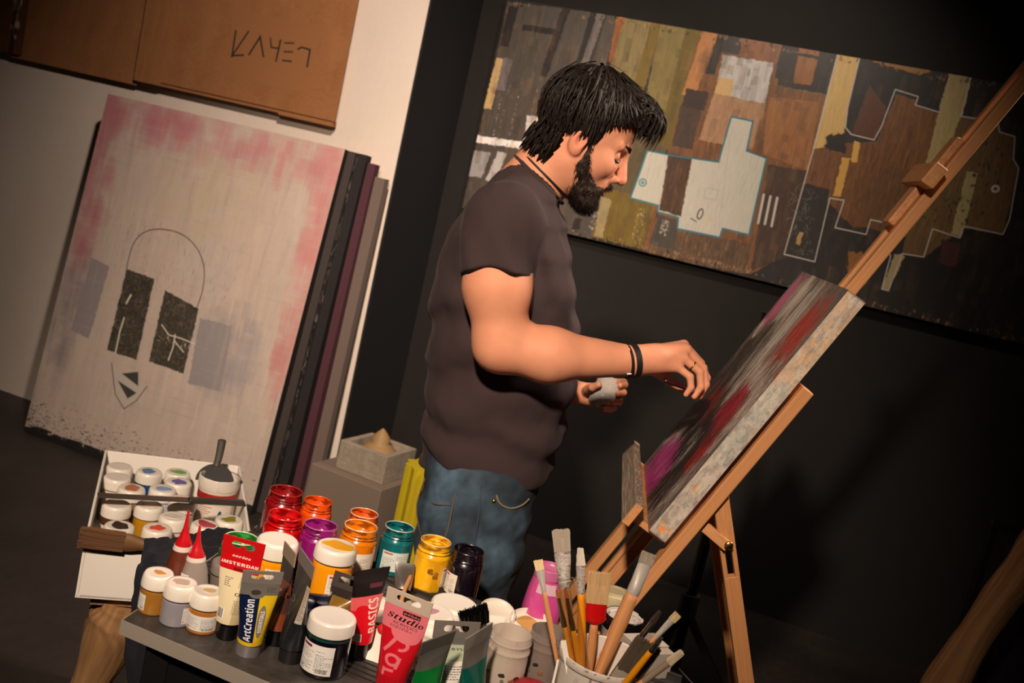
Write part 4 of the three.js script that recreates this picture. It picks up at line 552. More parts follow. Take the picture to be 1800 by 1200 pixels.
paintTube('pink and red paint tube with grey slotted end at the bottom of the frame', [-0.064, 0.74, -1.451], [-0.063, 0.916, -1.441], { r: 0.024, w: 0.037, capR: 0.021, capH: 0.03, cap: M.plasticWhite, crimpH: 0.024, crimpM: mat(0xb8a898, 0.5), turn: -0.3, body: sp(wrapTex((x, w, h) => { x.fillStyle = '#d6707a'; x.fillRect(0, 0, w, h); x.fillStyle = '#c00f20'; x.fillRect(0, 150, w, h); x.fillStyle = '#d6707a'; x.beginPath(); x.ellipse(w * 0.56, 150, 70, 60, 0, 0, 7); x.fill(); x.fillStyle = '#1a1416'; x.fillRect(w * 0.48, 14, 70, 30); txt(x, 'pébéo', w * 0.55, 30, 'bold 22px sans-serif', '#d6707a', 0.05); txt(x, 'Studio', w * 0.51, 70, 'italic bold 48px serif', '#161214', 0.06); txt(x, 'ACRYLICS', w * 0.52, 106, '24px sans-serif', '#161214', 0.04); fine(x, w * 0.4, 122, 110, 2, [60, 20, 30], 9);
  x.strokeStyle = '#d6707a'; x.lineWidth = 17; x.lineCap = 'butt'; x.beginPath(); x.moveTo(w * 0.5, 160); x.quadraticCurveTo(w * 0.45, 250, w * 0.39, 290); x.stroke(); x.beginPath(); x.arc(w * 0.53, 225, 30, -1.9, 1.7); x.stroke(); x.beginPath(); x.arc(w * 0.5, 325, 30, 0, 6.3); x.stroke(); x.beginPath(); x.moveTo(w * 0.56, 300); x.lineTo(w * 0.55, 372); x.stroke(); x.beginPath(); x.moveTo(w * 0.44, 380); x.lineTo(w * 0.44, 430); x.moveTo(w * 0.44, 392); x.lineTo(w * 0.54, 386); x.stroke(); fine(x, w * 0.36, 430, 150, 7, [110, 10, 20], 10); })) });
const greenT = (a, b) => sp(wrapTex((x, w, h) => { x.fillStyle = a; x.fillRect(0, 0, w, h); x.fillStyle = '#66645e'; x.fillRect(0, 0, w, 150); if (b) { x.fillStyle = '#a8b49a'; x.fillRect(w * 0.36, 60, w * 0.34, 150); txt(x, 'ACRYLIC', w * 0.52, 100, 'bold 28px sans-serif', '#4a5048'); x.fillStyle = '#d8d2c8'; x.fillRect(w * 0.38, 200, w * 0.28, 190); fine(x, w * 0.4, 240, 110, 6, [60, 60, 60], 20); } }));
paintTube('lime green paint tube with white label and slotted grey end', [0.022, 0.74, -1.46], [0.015, 0.879, -1.47], { r: 0.024, w: 0.036, capR: 0.02, capH: 0.026, cap: M.black, crimpH: 0.026, crimpM: mat(0x6c6660, 0.45), turn: 0.35, body: greenT('#4a8c22', true) });
paintTube('emerald green paint tube leaning at the bottom edge', [-0.015, 0.74, -1.415], [-0.007, 0.894, -1.375], { r: 0.024, w: 0.03, capR: 0.02, capH: 0.026, cap: M.black, crimpM: mat(0x55524c, 0.45), turn: 0.8, hole: false, body: greenT('#0a7a32', false) });
paintTube('teal green paint tube with clear pointed end beside the cloudy jar', [0.06, 0.74, -1.454], [0.048, 0.893, -1.424], { r: 0.024, w: 0.03, capR: 0.02, capH: 0.026, cap: M.black, crimpM: mat(0x77746c, 0.3), turn: 0.95, hole: false, body: greenT('#06584c', false) });
{ // two more caps seen between the tubes
  for (const [l, p, c] of [['dark blue tube cap lying in front of the white tub', [-0.036, 0.74, -1.487], 0x1c3450], ['charcoal tube cap lying at the bottom edge beside the emerald tube', [-0.021, 0.74, -1.446], 0x3a3838]]) { const g = thing('tube_cap', l, 'cap', p, 0.3, 'loose tube caps'); mesh('cap', lathe([[0, 0], [0.019, 0], [0.02, 0.003], [0.0185, 0.026], [0.015, 0.03], [0, 0.03]], 28), mat(c, 0.4), g); mesh('cap_rib', new THREE.TorusGeometry(0.0198, 0.0012, 6, 28).rotateX(Math.PI / 2).translate(0, 0.006, 0), mat(c, 0.4), g); }
}
{ // dark navy tube lying behind the black jar
  const g = thing('paint_tube', 'navy paint tube lying flat behind the black jar', 'tube', up([-0.194, 0.74, -1.685], 0.018), 0.2); g.rotation.set(0, 0.25, Math.PI / 2 + 0.05, 'YXZ');
  mesh('tube_body', tubeLoft(0.019, 0.026, 0.11, 0.02).rotateY(0), sp(wrapTex((x, w, h) => { x.fillStyle = '#141a34'; x.fillRect(0, 0, w, h); txt(x, 'ArtC', w * 0.5, 260, 'bold 70px sans-serif', '#c8c8c8', -Math.PI / 2); })), g);
  mesh('cap', new THREE.CylinderGeometry(0.017, 0.017, 0.024, 24).translate(0, 0.01, 0), M.black, g);
}
// two cone nozzle bottles with red tips
for (const [l, A, B, c, lab] of [['brown squeeze bottle with dripping red cone tip', [-0.459, 0.74, -1.626], [-0.463, 0.893, -1.626], 0x5e2a1c, false], ['grey squeeze bottle with red cone tip and white band', [-0.429, 0.74, -1.619], [-0.438, 0.875, -1.619], 0x8a8078, true]]) {
  const a = VA(A), d = VA(B).sub(a), Lb = d.length(), g = thing('nozzle_bottle', l, 'bottle', A, 0, 'cone nozzle bottles'); g.quaternion.setFromUnitVectors(V(0, 1, 0), d.normalize());
  mesh('bottle_body', lathe([[0, 0], [0.024, 0], [0.0265, 0.003], [0.026, Lb * 0.2], [0.021, Lb * 0.42], [0.0155, Lb * 0.55], [0.0135, Lb * 0.58], [0, Lb * 0.58]], 32), glossy(c, 0.3), g);
  mesh('band', lathe([[0.0158, Lb * 0.545], [0.0165, Lb * 0.55], [0.0145, Lb * 0.6], [0.0138, Lb * 0.6]], 32), glossy(0xcfc4b8, 0.4), g);
  mesh('cone_tip', smear(lathe([[0.0135, Lb * 0.585], [0.0135, Lb * 0.63], [0.0085, Lb * 0.7], [0.0042, Lb * 0.8], [0.0026, Lb * 0.92], [0.0016, Lb * 0.99], [0, Lb]], 24), 0.3, 110), glossy(0xb8121c, 0.3), g);
  if (lab) mesh('label', new THREE.CylinderGeometry(0.0225, 0.0264, Lb * 0.2, 20, 1, true, -1.2, 1.1).translate(0, Lb * 0.3, 0), LBL[1], g);
}

// ---------- brushes ----------
const tuft = (hw, ht, L, n, flare = 1.15) => {   // bristles along +y from 0, flat section hw x ht
  const P = [], I = [];
  for (let i = 0; i < n; i++) { const u = rr(-1, 1), v = rr(-1, 1), k = rr(0.0006, 0.0012), x0 = u * hw, z0 = v * ht, x1 = u * hw * flare + rr(-0.001, 0.001), z1 = v * ht * 0.8 + rr(-0.001, 0.001), l = L * rr(0.86, 1.02), o = P.length / 3; for (let j = 0; j < 3; j++) { const a = j * 2.094; P.push(x0 + Math.cos(a) * k, 0, z0 + Math.sin(a) * k); } for (let j = 0; j < 3; j++) { const a = j * 2.094; P.push(x1 + Math.cos(a) * k * 0.6, l, z1 + Math.sin(a) * k * 0.6); } for (let j = 0; j < 3; j++) { const q = (j + 1) % 3; I.push(o + j, o + q, o + 3 + j, o + q, o + 3 + q, o + 3 + j); } I.push(o + 3, o + 4, o + 5); }
  const g = new THREE.BufferGeometry(); g.setAttribute('position', new THREE.Float32BufferAttribute(P, 3)); g.setIndex(I); const q = g.toNonIndexed(); q.computeVertexNormals(); q.setAttribute('uv', new THREE.Float32BufferAttribute(new Float32Array(q.attributes.position.count * 2), 2)); return q;
};
const ferruleGeo = (r, hw, ht, L, quick) => { const NU = 24, P = [], I = [], U = []; for (let j = 0; j <= 8; j++) { const s = quick ? sstep(0, 0.2, j / 8) : sstep(0.1, 0.9, j / 8); for (let i = 0; i <= NU; i++) { U.push(i / NU, j / 8); const a = i / NU * 6.2832, rib = j === 1 || j === 2 ? 1.05 : 1; P.push(Math.cos(a) * lerp(r, hw, s) * rib, j / 8 * L, Math.sin(a) * lerp(r, ht, s) * rib); } } for (let j = 0; j < 8; j++) for (let i = 0; i < NU; i++) { const a = j * (NU + 1) + i, b = a + NU + 1; I.push(a, b, a + 1, b, b + 1, a + 1); } const g = new THREE.BufferGeometry(); g.setAttribute('position', new THREE.Float32BufferAttribute(P, 3)); g.setAttribute('uv', new THREE.Float32BufferAttribute(U, 2)); g.setIndex(I); g.computeVertexNormals(); return g; };
const T_worn = cv(64, 256, (x, w, h) => { patch(x, [[0, 0], [w, 0], [w, h], [0, h]], [176, 170, 160], { v: 40, n: 0.1, len: 10, jit: 0, mix: [[220, 214, 206], [70, 64, 58]] }); specks(x, 0, 0, w, h, 60, [60, 56, 54], 3, 0.6); specks(x, 0, 0, w, 90, 50, [196, 150, 170], 3); });
const M_worn = mat(0xffffff, 0.45, { map: T_worn, metalness: 0.2 });
// A: butt of the handle, B: tip of the bristles
function brush(l, A, B, { r = 0.004, hw = 0.006, ht = 0.003, fl = 0.03, bl = 0.02, handle = M.pine, ferrule = M.chrome, bristle = mat(0xb8a684, 0.9), n = 90, turn = 0, flare = 1.1, wide = 1.25, quick = false, group = 'brushes standing in the white bucket' }) {
  const a = VA(A), d = VA(B).sub(a), Lb = d.length(), g = thing('paint_brush', l, 'brush', A, 0, group); d.normalize();
  const zc = V(0, 0, 1).applyAxisAngle(V(0, 1, 0), turn), x = d.clone().cross(zc).normalize(); g.quaternion.setFromRotationMatrix(new THREE.Matrix4().makeBasis(x, d, x.clone().cross(d)));
  const h = Lb - fl - bl;
  mesh('handle', lathe([[0, 0], [r * 0.45, 0.001], [r * 0.6, h * 0.15], [r * 0.9, h * 0.5], [r * wide, h * 0.8], [r * 1.1, h * 0.95], [r, h + 0.002], [0, h + 0.002]], 14), handle, g);
  mesh('ferrule', ferruleGeo(r * 1.04, hw, ht, fl, quick).translate(0, h, 0), ferrule, g);
  mesh('bristles', merge([tuft(hw * 0.95, ht * 0.9, bl, n, flare), box(hw * 1.7, bl * 0.6, ht * 1.3, 0, h ? bl * 0.3 : 0, 0)]).translate(0, Lb - bl, 0), bristle, g);
  return g;
}
const silver = mat(0xcac4ba, 0.32, { metalness: 0.45 });
const POT = VA([0.242, 0.885, -1.458]), PB = [POT.x, TY, POT.z];
{ // white bucket
  const g = thing('brush_bucket', 'paint spattered white bucket holding the brushes', 'bucket', PB), H = 0.145, R = 0.066;
  const T_b = cv(512, 256, (x, w, h) => { x.fillStyle = css([206, 196, 184]); x.fillRect(0, 0, w, h); specks(x, 0, 0, w, h, 160, [60, 54, 50], 4, 0.7); specks(x, 0, 0, w, h, 240, [176, 160, 146], 8, 0.5); specks(x, 0, 0, w, 40, 120, [30, 26, 26], 5, 0.9); specks(x, 0, 0, w, h, 30, [180, 90, 40], 3); });
  mesh('bucket_wall', lathe([[0, 0], [0.056, 0], [0.058, 0.003], [R, H - 0.012], [R + 0.003, H - 0.011], [R + 0.0035, H - 0.001], [R + 0.001, H], [R - 0.003, H - 0.002], [0.054, 0.004], [0, 0.004]], 48), mat(0xffffff, 0.4, { map: T_b }), g);
  mesh('handle', tubeGeo([V(-R - 0.002, H - 0.02, 0.01), V(-R * 0.98, H * 0.45, 0.03), V(-0.035, H * 0.2, 0.068), V(0.03, H * 0.22, 0.068), V(R * 0.95, H * 0.5, 0.03), V(R + 0.002, H - 0.02, 0.01)], 0.0022, 40, 8), M.plasticWhite, g);
}
const pb = (dx, dz) => [PB[0] + dx, TY + 0.006, PB[2] + dz];
const cream = mat(0xcbb98e, 0.9), grey = mat(0x9a8f80, 0.9), whiteB = mat(0xc9c0b4, 0.8), darkB = mat(0x3a2c24, 0.8), orangeH = mat(0xd98a12, 0.35), plum = mat(0x2c101c, 0.25);
brush('thin flat brush with pale bristles leftmost in the white bucket', pb(-0.02, 0.0), [0.115, 0.984, -1.52], { r: 0.0036, hw: 0.0065, fl: 0.034, bl: 0.016, bristle: cream, ferrule: silver });
brush('wide flat brush with white crusted ferrule tallest in the white bucket', pb(-0.012, 0.012), [0.136, 1.047, -1.5], { r: 0.0085, hw: 0.0125, ht: 0.005, fl: 0.055, bl: 0.034, bristle: grey, ferrule: M_worn, n: 260, wide: 1.1 });
brush('round white tipped brush with orange handle in the white bucket', pb(0.0, -0.012), [0.171, 1.028, -1.49], { r: 0.0055, hw: 0.007, ht: 0.005, fl: 0.044, bl: 0.026, handle: orangeH, ferrule: M_worn, bristle: whiteB, n: 160, flare: 0.6, wide: 1.3 });
brush('wide bristle brush with red ferrule in the white bucket', pb(0.0, -0.03), [0.21, 0.994, -1.5], { r: 0.006, hw: 0.0168, ht: 0.008, fl: 0.034, bl: 0.048, ferrule: mat(0xb40c12, 0.25, { clearcoat: 0.6 }), bristle: mat(0xc0a074, 0.9), n: 520, flare: 1.08, quick: true });
brush('flat brush with pale wooden handle and white paint on its ferrule', pb(-0.012, -0.02), [0.28, 1.035, -1.52], { r: 0.0095, hw: 0.0108, ht: 0.005, fl: 0.05, bl: 0.018, bristle: grey, ferrule: silver, n: 220, wide: 1.25 });
brush('dark plum brush with brown pointed tip', pb(-0.03, 0.02), [0.302, 0.978, -1.44], { r: 0.0042, hw: 0.0042, ht: 0.004, fl: 0.024, bl: 0.02, handle: plum, bristle: darkB, flare: 0.4, n: 120 });
brush('flat brush with silver ferrule leaning far right in the bucket', pb(-0.03, 0.0), [0.333, 0.973, -1.46], { r: 0.004, hw: 0.0055, ht: 0.003, fl: 0.036, bl: 0.014, bristle: cream, ferrule: silver });
brush('broad dark bristled brush with clear ferrule', pb(-0.012, 0.034), [0.29, 0.945, -1.4], { r: 0.007, hw: 0.02, ht: 0.008, fl: 0.026, bl: 0.056, ferrule: mat(0x8c8478, 0.2), bristle: mat(0x5e5140, 0.9), n: 640, flare: 1.05, quick: true });
brush('thin orange handled brush crossing the broad dark one', pb(-0.02, 0.045), [0.299, 0.969, -1.37], { r: 0.0042, hw: 0.0035, ht: 0.0032, fl: 0.016, bl: 0.012, handle: orangeH, bristle: darkB, flare: 0.3 });
brush('pale chipped brush handle pointing lowest to the right', pb(-0.035, 0.03), [0.335, 0.95, -1.38], { r: 0.0046, hw: 0.005, ht: 0.0045, fl: 0.05, bl: 0.026, ferrule: mat(0x8a7864, 0.6), bristle: mat(0xd2c2a8, 0.6), flare: 0.8, n: 160 });
brush('slim ochre brush bundled left in the clear sleeve', pb(0.01, 0.03), [0.147, 0.971, -1.45], { r: 0.0042, hw: 0.003, ht: 0.003, fl: 0.045, bl: 0.012, handle: mat(0xc07a10, 0.3), ferrule: M.brass, bristle: mat(0xb8742c, 0.8), flare: 0.3 });
brush('slim ochre brush bundled right in the clear sleeve', pb(0.018, 0.03), [0.159, 0.976, -1.45], { r: 0.0042, hw: 0.003, ht: 0.003, fl: 0.05, bl: 0.014, handle: mat(0xc07a10, 0.3), ferrule: M.brass, bristle: mat(0x9a5a24, 0.8), flare: 0.3 });
brush('pale wooden brush handle standing behind the dark plum brush', pb(-0.02, -0.035), [0.268, 0.948, -1.55], { r: 0.0045, hw: 0.004, ht: 0.004, fl: 0.02, bl: 0.01, ferrule: mat(0x5c564c, 0.4), bristle: grey });
{ // clear plastic sleeve around the bundled brushes
  const a = VA(pb(0.016, 0.036)), b = VA([0.153, 0.995, -1.44]), d = b.clone().sub(a), g = thing('plastic_sleeve', 'clear plastic sleeve around the two slim ochre brushes', 'sleeve', [a.x, a.y, a.z]); g.quaternion.setFromUnitVectors(V(0, 1, 0), d.clone().normalize());
  mesh('sleeve', new RoundedBoxGeometry(0.03, d.length(), 0.016, 2, 0.006).translate(0, d.length() / 2, 0), M.clear, g); mesh('paper_strip', box(0.008, d.length() * 0.5, 0.0006, -0.017, d.length() * 0.42, 0.0085), M.white, g);
}
// things behind the bucket
{
  const a = [0.312, 0.74, -1.939], g = thing('cream_tub', 'cream coloured round tub behind the red ferruled brush', 'tub', a); mesh('tub_wall', lathe([[0, 0], [0.03, 0], [0.032, 0.004], [0.033, 0.04], [0.035, 0.042], [0.035, 0.058], [0.032, 0.06], [0, 0.06]], 36), mat(0xb8ac88, 0.5), g); mesh('tub_ring', new THREE.TorusGeometry(0.022, 0.0025, 8, 36).rotateX(Math.PI / 2).translate(0, 0.0605, 0), mat(0xa89c7a, 0.5), g);
  const b = [0.324, 0.74, -1.843], h = thing('black_tub', 'black topped paint crusted tub behind the bucket', 'tub', b); mesh('tub_wall', smear(lathe([[0, 0], [0.036, 0], [0.038, 0.05], [0.036, 0.055], [0.033, 0.05], [0, 0.045]], 36), 0.03, 60), mat(0xffffff, 0.5, { map: T_worn }), h); mesh('black_band', smear(lathe([[0.0385, 0.03], [0.0395, 0.032], [0.039, 0.054], [0.037, 0.056], [0.035, 0.053]], 36), 0.05, 80), M.blackGloss, h);
  const c = [0.362, 0.74, -1.75], k = thing('paper_box', 'small grey white paper box at the right end of the table', 'box', c, 0.5); mesh('box_body', box(0.07, 0.05, 0.07, 0, 0.025, 0, 0.002), mat(0x9c9286, 0.8), k); mesh('box_flap', box(0.07, 0.002, 0.05, 0, 0.052, -0.01), mat(0xaaa094, 0.8), k);
}
{ // thick black brush lying on the tubs
  brush('thick black gummed brush lying on the white tub', up([0.068, 0.74, -1.57], 0.012), [0.034, 0.889, -1.5], { r: 0.008, hw: 0.0225, ht: 0.011, fl: 0.028, bl: 0.03, handle: M.blackGloss, ferrule: M.blackGloss, bristle: M.blackGloss, n: 1100, flare: 1.1, turn: 0.4, group: 'loose brushes' });
}

// ---------- white box of jars at the left ----------
{
  const FL = V(-0.745, 0, -1.932), a = V(-0.338, 0, -0.941), b = V(0.941, 0, -0.338), W = 0.335, Lb = 0.565, y0 = 0.535, y1 = 0.66;
  const P = (u, v, y) => FL.clone().addScaledVector(b, u).addScaledVector(a, v).setY(y), rotY = Math.atan2(-b.z, b.x);
  const g = thing('cardboard_tray', 'white cardboard tray filled with paint jars', 'box', P(W / 2, Lb / 2, y0).toArray(), rotY);
  const wm = mat(0xe6e0d6, 0.75), t = 0.006, H = y1 - y0;
  mesh('tray_bottom', box(W, t, Lb, 0, t / 2, 0), wm, g);
  for (const s of [-1, 1]) { mesh('tray_side', box(t, H, Lb, s * (W - t) / 2, H / 2, 0, 0.002), wm, g); mesh('tray_end', box(W - 2 * t, H, t, 0, H / 2, s * (Lb - t) / 2, 0.002), wm, g); }
  mesh('end_flap', box(0.05, 0.02, 0.002, -0.02, H - 0.012, Lb / 2 + 0.001), wm, g);
  // jars inside: u across, v deep
  const jars = [
    ['plain white lidded jar at the back left corner of the white tray', 0.042, 0.495, 0xcfc6ba, null], ['plain white lidded jar second from the back left of the tray', 0.040, 0.418, 0xcac0b2, null],
    ['blue paint jar with blue dabbed lid in the white tray', 0.112, 0.483, 0x12407c, 0x1f6aa8], ['green dabbed paint jar at the back of the white tray', 0.180, 0.500, 0xb8b49c, 0x3a9a2c],
    ['violet blue dabbed paint jar in the white tray', 0.182, 0.432, 0x1c2a5c, 0x3a3c9a], ['light blue dabbed paint jar in the white tray', 0.146, 0.373, 0xb4b8bc, 0x6a9ac4],
    ['brown dabbed paint jar at the left side of the white tray', 0.076, 0.355, 0x8a6a4c, 0xb0683c], ['peach dabbed paint jar behind the metal bar of the tray', 0.192, 0.315, 0xc0a88c, 0xd8986a],
    ['umber paint jar with white label at the left of the tray', 0.050, 0.245, 0x4a2c18, null, 1], ['ochre yellow paint jar with white lid in the tray', 0.119, 0.258, 0xb07c14, 0xd8cbb0],
    ['white dabbed paint jar beside the ochre one', 0.173, 0.204, 0xc8beb0, 0xd0c8bc], ['black dabbed paint jar near the front left of the tray', 0.062, 0.123, 0x3c3430, 0x1c1a1a],
    ['orange red dabbed paint jar at the front of the tray', 0.140, 0.130, 0xc49484, 0xd8482c], ['crimson dabbed paint jar near the right of the tray', 0.241, 0.175, 0xc8b4a8, 0xb0203c], ['olive dabbed paint jar at the right edge of the tray', 0.295, 0.220, 0xb8ac84, 0x8a8420],
  ];
  for (const [l, u, v, c, dab, lab] of jars) lidJar(l, P(u, v, y0 + t).toArray(), 0.031, 0.106, c, { lidH: 0.26, dab: dab ?? undefined, dabR: 0.75, label: lab ?? -1, lw: 2.4, round: 0.14, group: 'jars in the white tray' });
  const can = thing('paint_can', 'white paint can with red band in the tray', 'can', P(0.276, 0.42, y0 + t).toArray(), 0.2), R = 0.047, h = 0.135;
  mesh('can_wall', lathe([[0, 0], [R, 0], [R, h * 0.96], [R + 0.002, h * 0.97], [R + 0.001, h], [R - 0.003, h], [R - 0.003, h * 0.8], [0, h * 0.79]], 40), mat(0xd2c8bc, 0.35), can);
  mesh('red_band', new THREE.CylinderGeometry(R + 0.0006, R + 0.0006, 0.018, 40, 1, true).translate(0, h * 0.68, 0), mat(0xa01820, 0.4), can);
  mesh('printed_label', new THREE.CylinderGeometry(R + 0.0006, R + 0.0006, 0.05, 24, 1, true, -0.9, 1.9).translate(0, h * 0.36, 0), mat(0xffffff, 0.5, { map: cv(256, 128, (x, w, hh) => { x.fillStyle = '#d8cec2'; x.fillRect(0, 0, w, hh); fine(x, 10, 12, 90, 6, [150, 70, 60], 14); x.fillStyle = '#28486c'; x.beginPath(); x.ellipse(170, 60, 14, 30, 0, 0, 7); x.fill(); fine(x, 110, 100, 120, 2, [100, 90, 80], 12); }) }), can);
  mesh('drips', smear(lathe([[R + 0.0012, h * 0.8], [R + 0.003, h * 0.86], [R + 0.0035, h], [R, h + 0.002]], 40), 0.05, 70), mat(0xd8d0c4, 0.3), can);
  // spatula lying in the can
  const sg = thing('spatula', 'black paint scraper resting in the paint can', 'spatula', P(0.264, 0.43, y0 + t + 0.118).toArray(), 0.15); sg.rotation.set(-0.75, 0.1, 0.15, 'YXZ');
  const fan = new THREE.Shape(); fan.moveTo(-0.045, 0); fan.absarc(0, 0, 0.045, Math.PI, 0, true); fan.lineTo(-0.045, 0); mesh('blade', new THREE.ExtrudeGeometry(fan, { depth: 0.003, bevelEnabled: false }), mat(0x1c1b19, 0.5), sg); mesh('handle', taper([V(0, 0.035, 0.0015), V(0.004, 0.07, 0.0015), V(0.006, 0.11, 0.0015)], (q) => 0.0085 + 0.002 * q, 10, 10), mat(0x4a4640, 0.5), sg);
  // flat metal bar across, brown brush at the front
  const bA = VA([-0.812, 0.672, -2.14]), bB = VA([-0.529, 0.668, -2.301]);
  const bar = thing('palette_knife', 'long flat steel palette knife lying across the tray', 'palette knife', bA.toArray()); const rel = bB.clone().sub(bA);
  mesh('blade', barGeo(V(0, 0, 0), rel.clone().multiplyScalar(0.62), 0.026, 0.003, V(0, 1, 0), 0.001), mat(0x6a645e, 0.3, { metalness: 0.8 }), bar); mesh('handle', barGeo(rel.clone().multiplyScalar(0.6), rel, 0.02, 0.012, V(0, 1, 0), 0.004), mat(0x4c4843, 0.35, { metalness: 0.6 }), bar);
  brush('broad brown bristled brush lying on the front rim of the tray', P(0.29, -0.012, y1 + 0.0).toArray(), P(-0.01, -0.012, y1 + 0.01).toArray(), { r: 0.011, hw: 0.019, ht: 0.01, fl: 0.05, bl: 0.085, bristle: mat(0x5c3c22, 0.9), handle: mat(0x2c2018, 0.5), ferrule: mat(0x6a4a28, 0.6), n: 520, turn: 0, flare: 1.15, group: 'loose brushes' });
  // driftwood stand below
  const s = thing('driftwood_stand', 'gnarled driftwood legs under the white tray', 'stand');
  mesh('shelf_board', barGeo(P(W / 2, 0.02, y0 - 0.013), P(W / 2, Lb - 0.02, y0 - 0.013), W - 0.06, 0.022, V(0, 1, 0)), M.drift, s);
  mesh('leg', taper([P(0.1, 0.05, 0.51), P(0.085, 0.055, 0.43), P(0.05, 0.05, 0.3), P(0.0, 0.03, 0.16), P(-0.04, 0.0, 0.0)], (q) => 0.05 + 0.012 * Math.sin(q * 9), 24, 14, 0.3), M.drift, s);
  mesh('leg', taper([P(0.2, 0.06, 0.51), P(0.2, 0.05, 0.4), P(0.16, 0.03, 0.22), P(0.13, 0.0, 0.0)], (q) => 0.036 + 0.006 * Math.sin(q * 7), 20, 12, 0.3), M.drift, s);
  for (const [u, v] of [[0.06, 0.48], [0.27, 0.48]]) mesh('leg', taper([P(u, v, 0.51), P(u + 0.02, v, 0.25), P(u, v, 0)], (q) => 0.035, 14, 10, 0.3), M.drift, s);
}
// navy cloth thrown over the tray corner and the table's left end
{
  const g = thing('navy_cloth', 'dark navy cloth hanging between the white tray and the table', 'cloth');
  mesh('cloth', drape([
    [[-0.46, 0.684, -2.131], [-0.506, 0.683, -2.09], [-0.544, 0.699, -2.012], [-0.574, 0.714, -1.923], [-0.601, 0.716, -1.862]],
    [[-0.423, 0.723, -1.914], [-0.456, 0.727, -1.874], [-0.494, 0.736, -1.815], [-0.53, 0.739, -1.755], [-0.571, 0.722, -1.752]],
    [[-0.402, 0.707, -1.75], [-0.431, 0.709, -1.709], [-0.474, 0.703, -1.688], [-0.518, 0.69, -1.686], [-0.566, 0.662, -1.722]],
    [[-0.375, 0.618, -1.715], [-0.42, 0.617, -1.695], [-0.464, 0.616, -1.675], [-0.507, 0.607, -1.673], [-0.559, 0.587, -1.71]],
    [[-0.351, 0.468, -1.692], [-0.386, 0.471, -1.672], [-0.431, 0.472, -1.652], [-0.468, 0.463, -1.65], [-0.508, 0.433, -1.686]]], 48, 56, 0.035, 14, 0.005), mat(0x0b0c18, 0.95), g);
}

// ---------- the painter ----------
// surface nets over a signed distance function
function nets(f, mn, mx, cell, col) {
  const n = [0, 1, 2].map((k) => Math.ceil((mx[k] - mn[k]) / cell) + 2), [nx, ny, nzz] = n, D = new Float32Array(nx * ny * nzz);
  let o = 0; for (let k = 0; k < nzz; k++) for (let j = 0; j < ny; j++) for (let i = 0; i < nx; i++) D[o++] = f(mn[0] + i * cell, mn[1] + j * cell, mn[2] + k * cell);
  const id = new Int32Array(nx * ny * nzz).fill(-1), P = [], I = [], at = (i, j, k) => (k * ny + j) * nx + i;
  for (let k = 0; k < nzz - 1; k++) for (let j = 0; j < ny - 1; j++) for (let i = 0; i < nx - 1; i++) {
    let c = 0, sx = 0, sy = 0, sz = 0, m = 0; const v = [];
    for (let q = 0; q < 8; q++) { const d = D[at(i + (q & 1), j + ((q >> 1) & 1), k + (q >> 2))]; v.push(d); if (d < 0) m++; }
    if (m === 0 || m === 8) continue;
    for (let a = 0; a < 8; a++) for (let b = 0; b < 3; b++) { const e = a | (1 << b); if (e === a || (v[a] < 0) === (v[e] < 0)) continue; const t = v[a] / (v[a] - v[e]); sx += (a & 1) + (b === 0 ? t : 0); sy += ((a >> 1) & 1) + (b === 1 ? t : 0); sz += (a >> 2) + (b === 2 ? t : 0); c++; }
    id[at(i, j, k)] = P.length / 3; P.push(mn[0] + (i + sx / c) * cell, mn[1] + (j + sy / c) * cell, mn[2] + (k + sz / c) * cell);
  }
  const quad = (a, b, c, d, flip) => { if (a < 0 || b < 0 || c < 0 || d < 0) return; flip ? I.push(a, b, c, a, c, d) : I.push(a, c, b, a, d, c); };
  for (let k = 1; k < nzz - 1; k++) for (let j = 1; j < ny - 1; j++) for (let i = 1; i < nx - 1; i++) {
    const s = D[at(i, j, k)] < 0;
    if (s !== D[at(i + 1, j, k)] < 0) quad(id[at(i, j - 1, k - 1)], id[at(i, j, k - 1)], id[at(i, j, k)], id[at(i, j - 1, k)], s);
    if (s !== D[at(i, j + 1, k)] < 0) quad(id[at(i - 1, j, k - 1)], id[at(i - 1, j, k)], id[at(i, j, k)], id[at(i, j, k - 1)], s);
    if (s !== D[at(i, j, k + 1)] < 0) quad(id[at(i - 1, j - 1, k)], id[at(i, j - 1, k)], id[at(i, j, k)], id[at(i - 1, j, k)], s);
  }
  const N = new Float32Array(P.length), C = new Float32Array(P.length), U = new Float32Array(P.length / 3 * 2), h = cell * 0.6;
  for (let q = 0; q < P.length; q += 3) { const x = P[q], y = P[q + 1], z = P[q + 2]; let a = f(x + h, y, z) - f(x - h, y, z), b = f(x, y + h, z) - f(x, y - h, z), c = f(x, y, z + h) - f(x, y, z - h); const l = Math.hypot(a, b, c) || 1; N[q] = a / l; N[q + 1] = b / l; N[q + 2] = c / l; const cc = col ? col(x, y, z) : [1, 1, 1]; C[q] = cc[0]; C[q + 1] = cc[1]; C[q + 2] = cc[2]; const ax = Math.abs(N[q]), az = Math.abs(N[q + 2]); U[q / 3 * 2] = (az > ax ? x : z) * 4; U[q / 3 * 2 + 1] = y * 4; }
  const g = new THREE.BufferGeometry(); g.setAttribute('position', new THREE.Float32BufferAttribute(P, 3)); g.setAttribute('normal', new THREE.BufferAttribute(N, 3)); g.setAttribute('color', new THREE.BufferAttribute(C, 3)); g.setAttribute('uv', new THREE.BufferAttribute(U, 2)); g.setIndex(I); return g;
}
const smin = (a, b, k) => { const h = clamp(0.5 + 0.5 * (b - a) / k, 0, 1); return b + (a - b) * h - k * h * (1 - h); };
const smax = (a, b, k) => -smin(-a, -b, k);
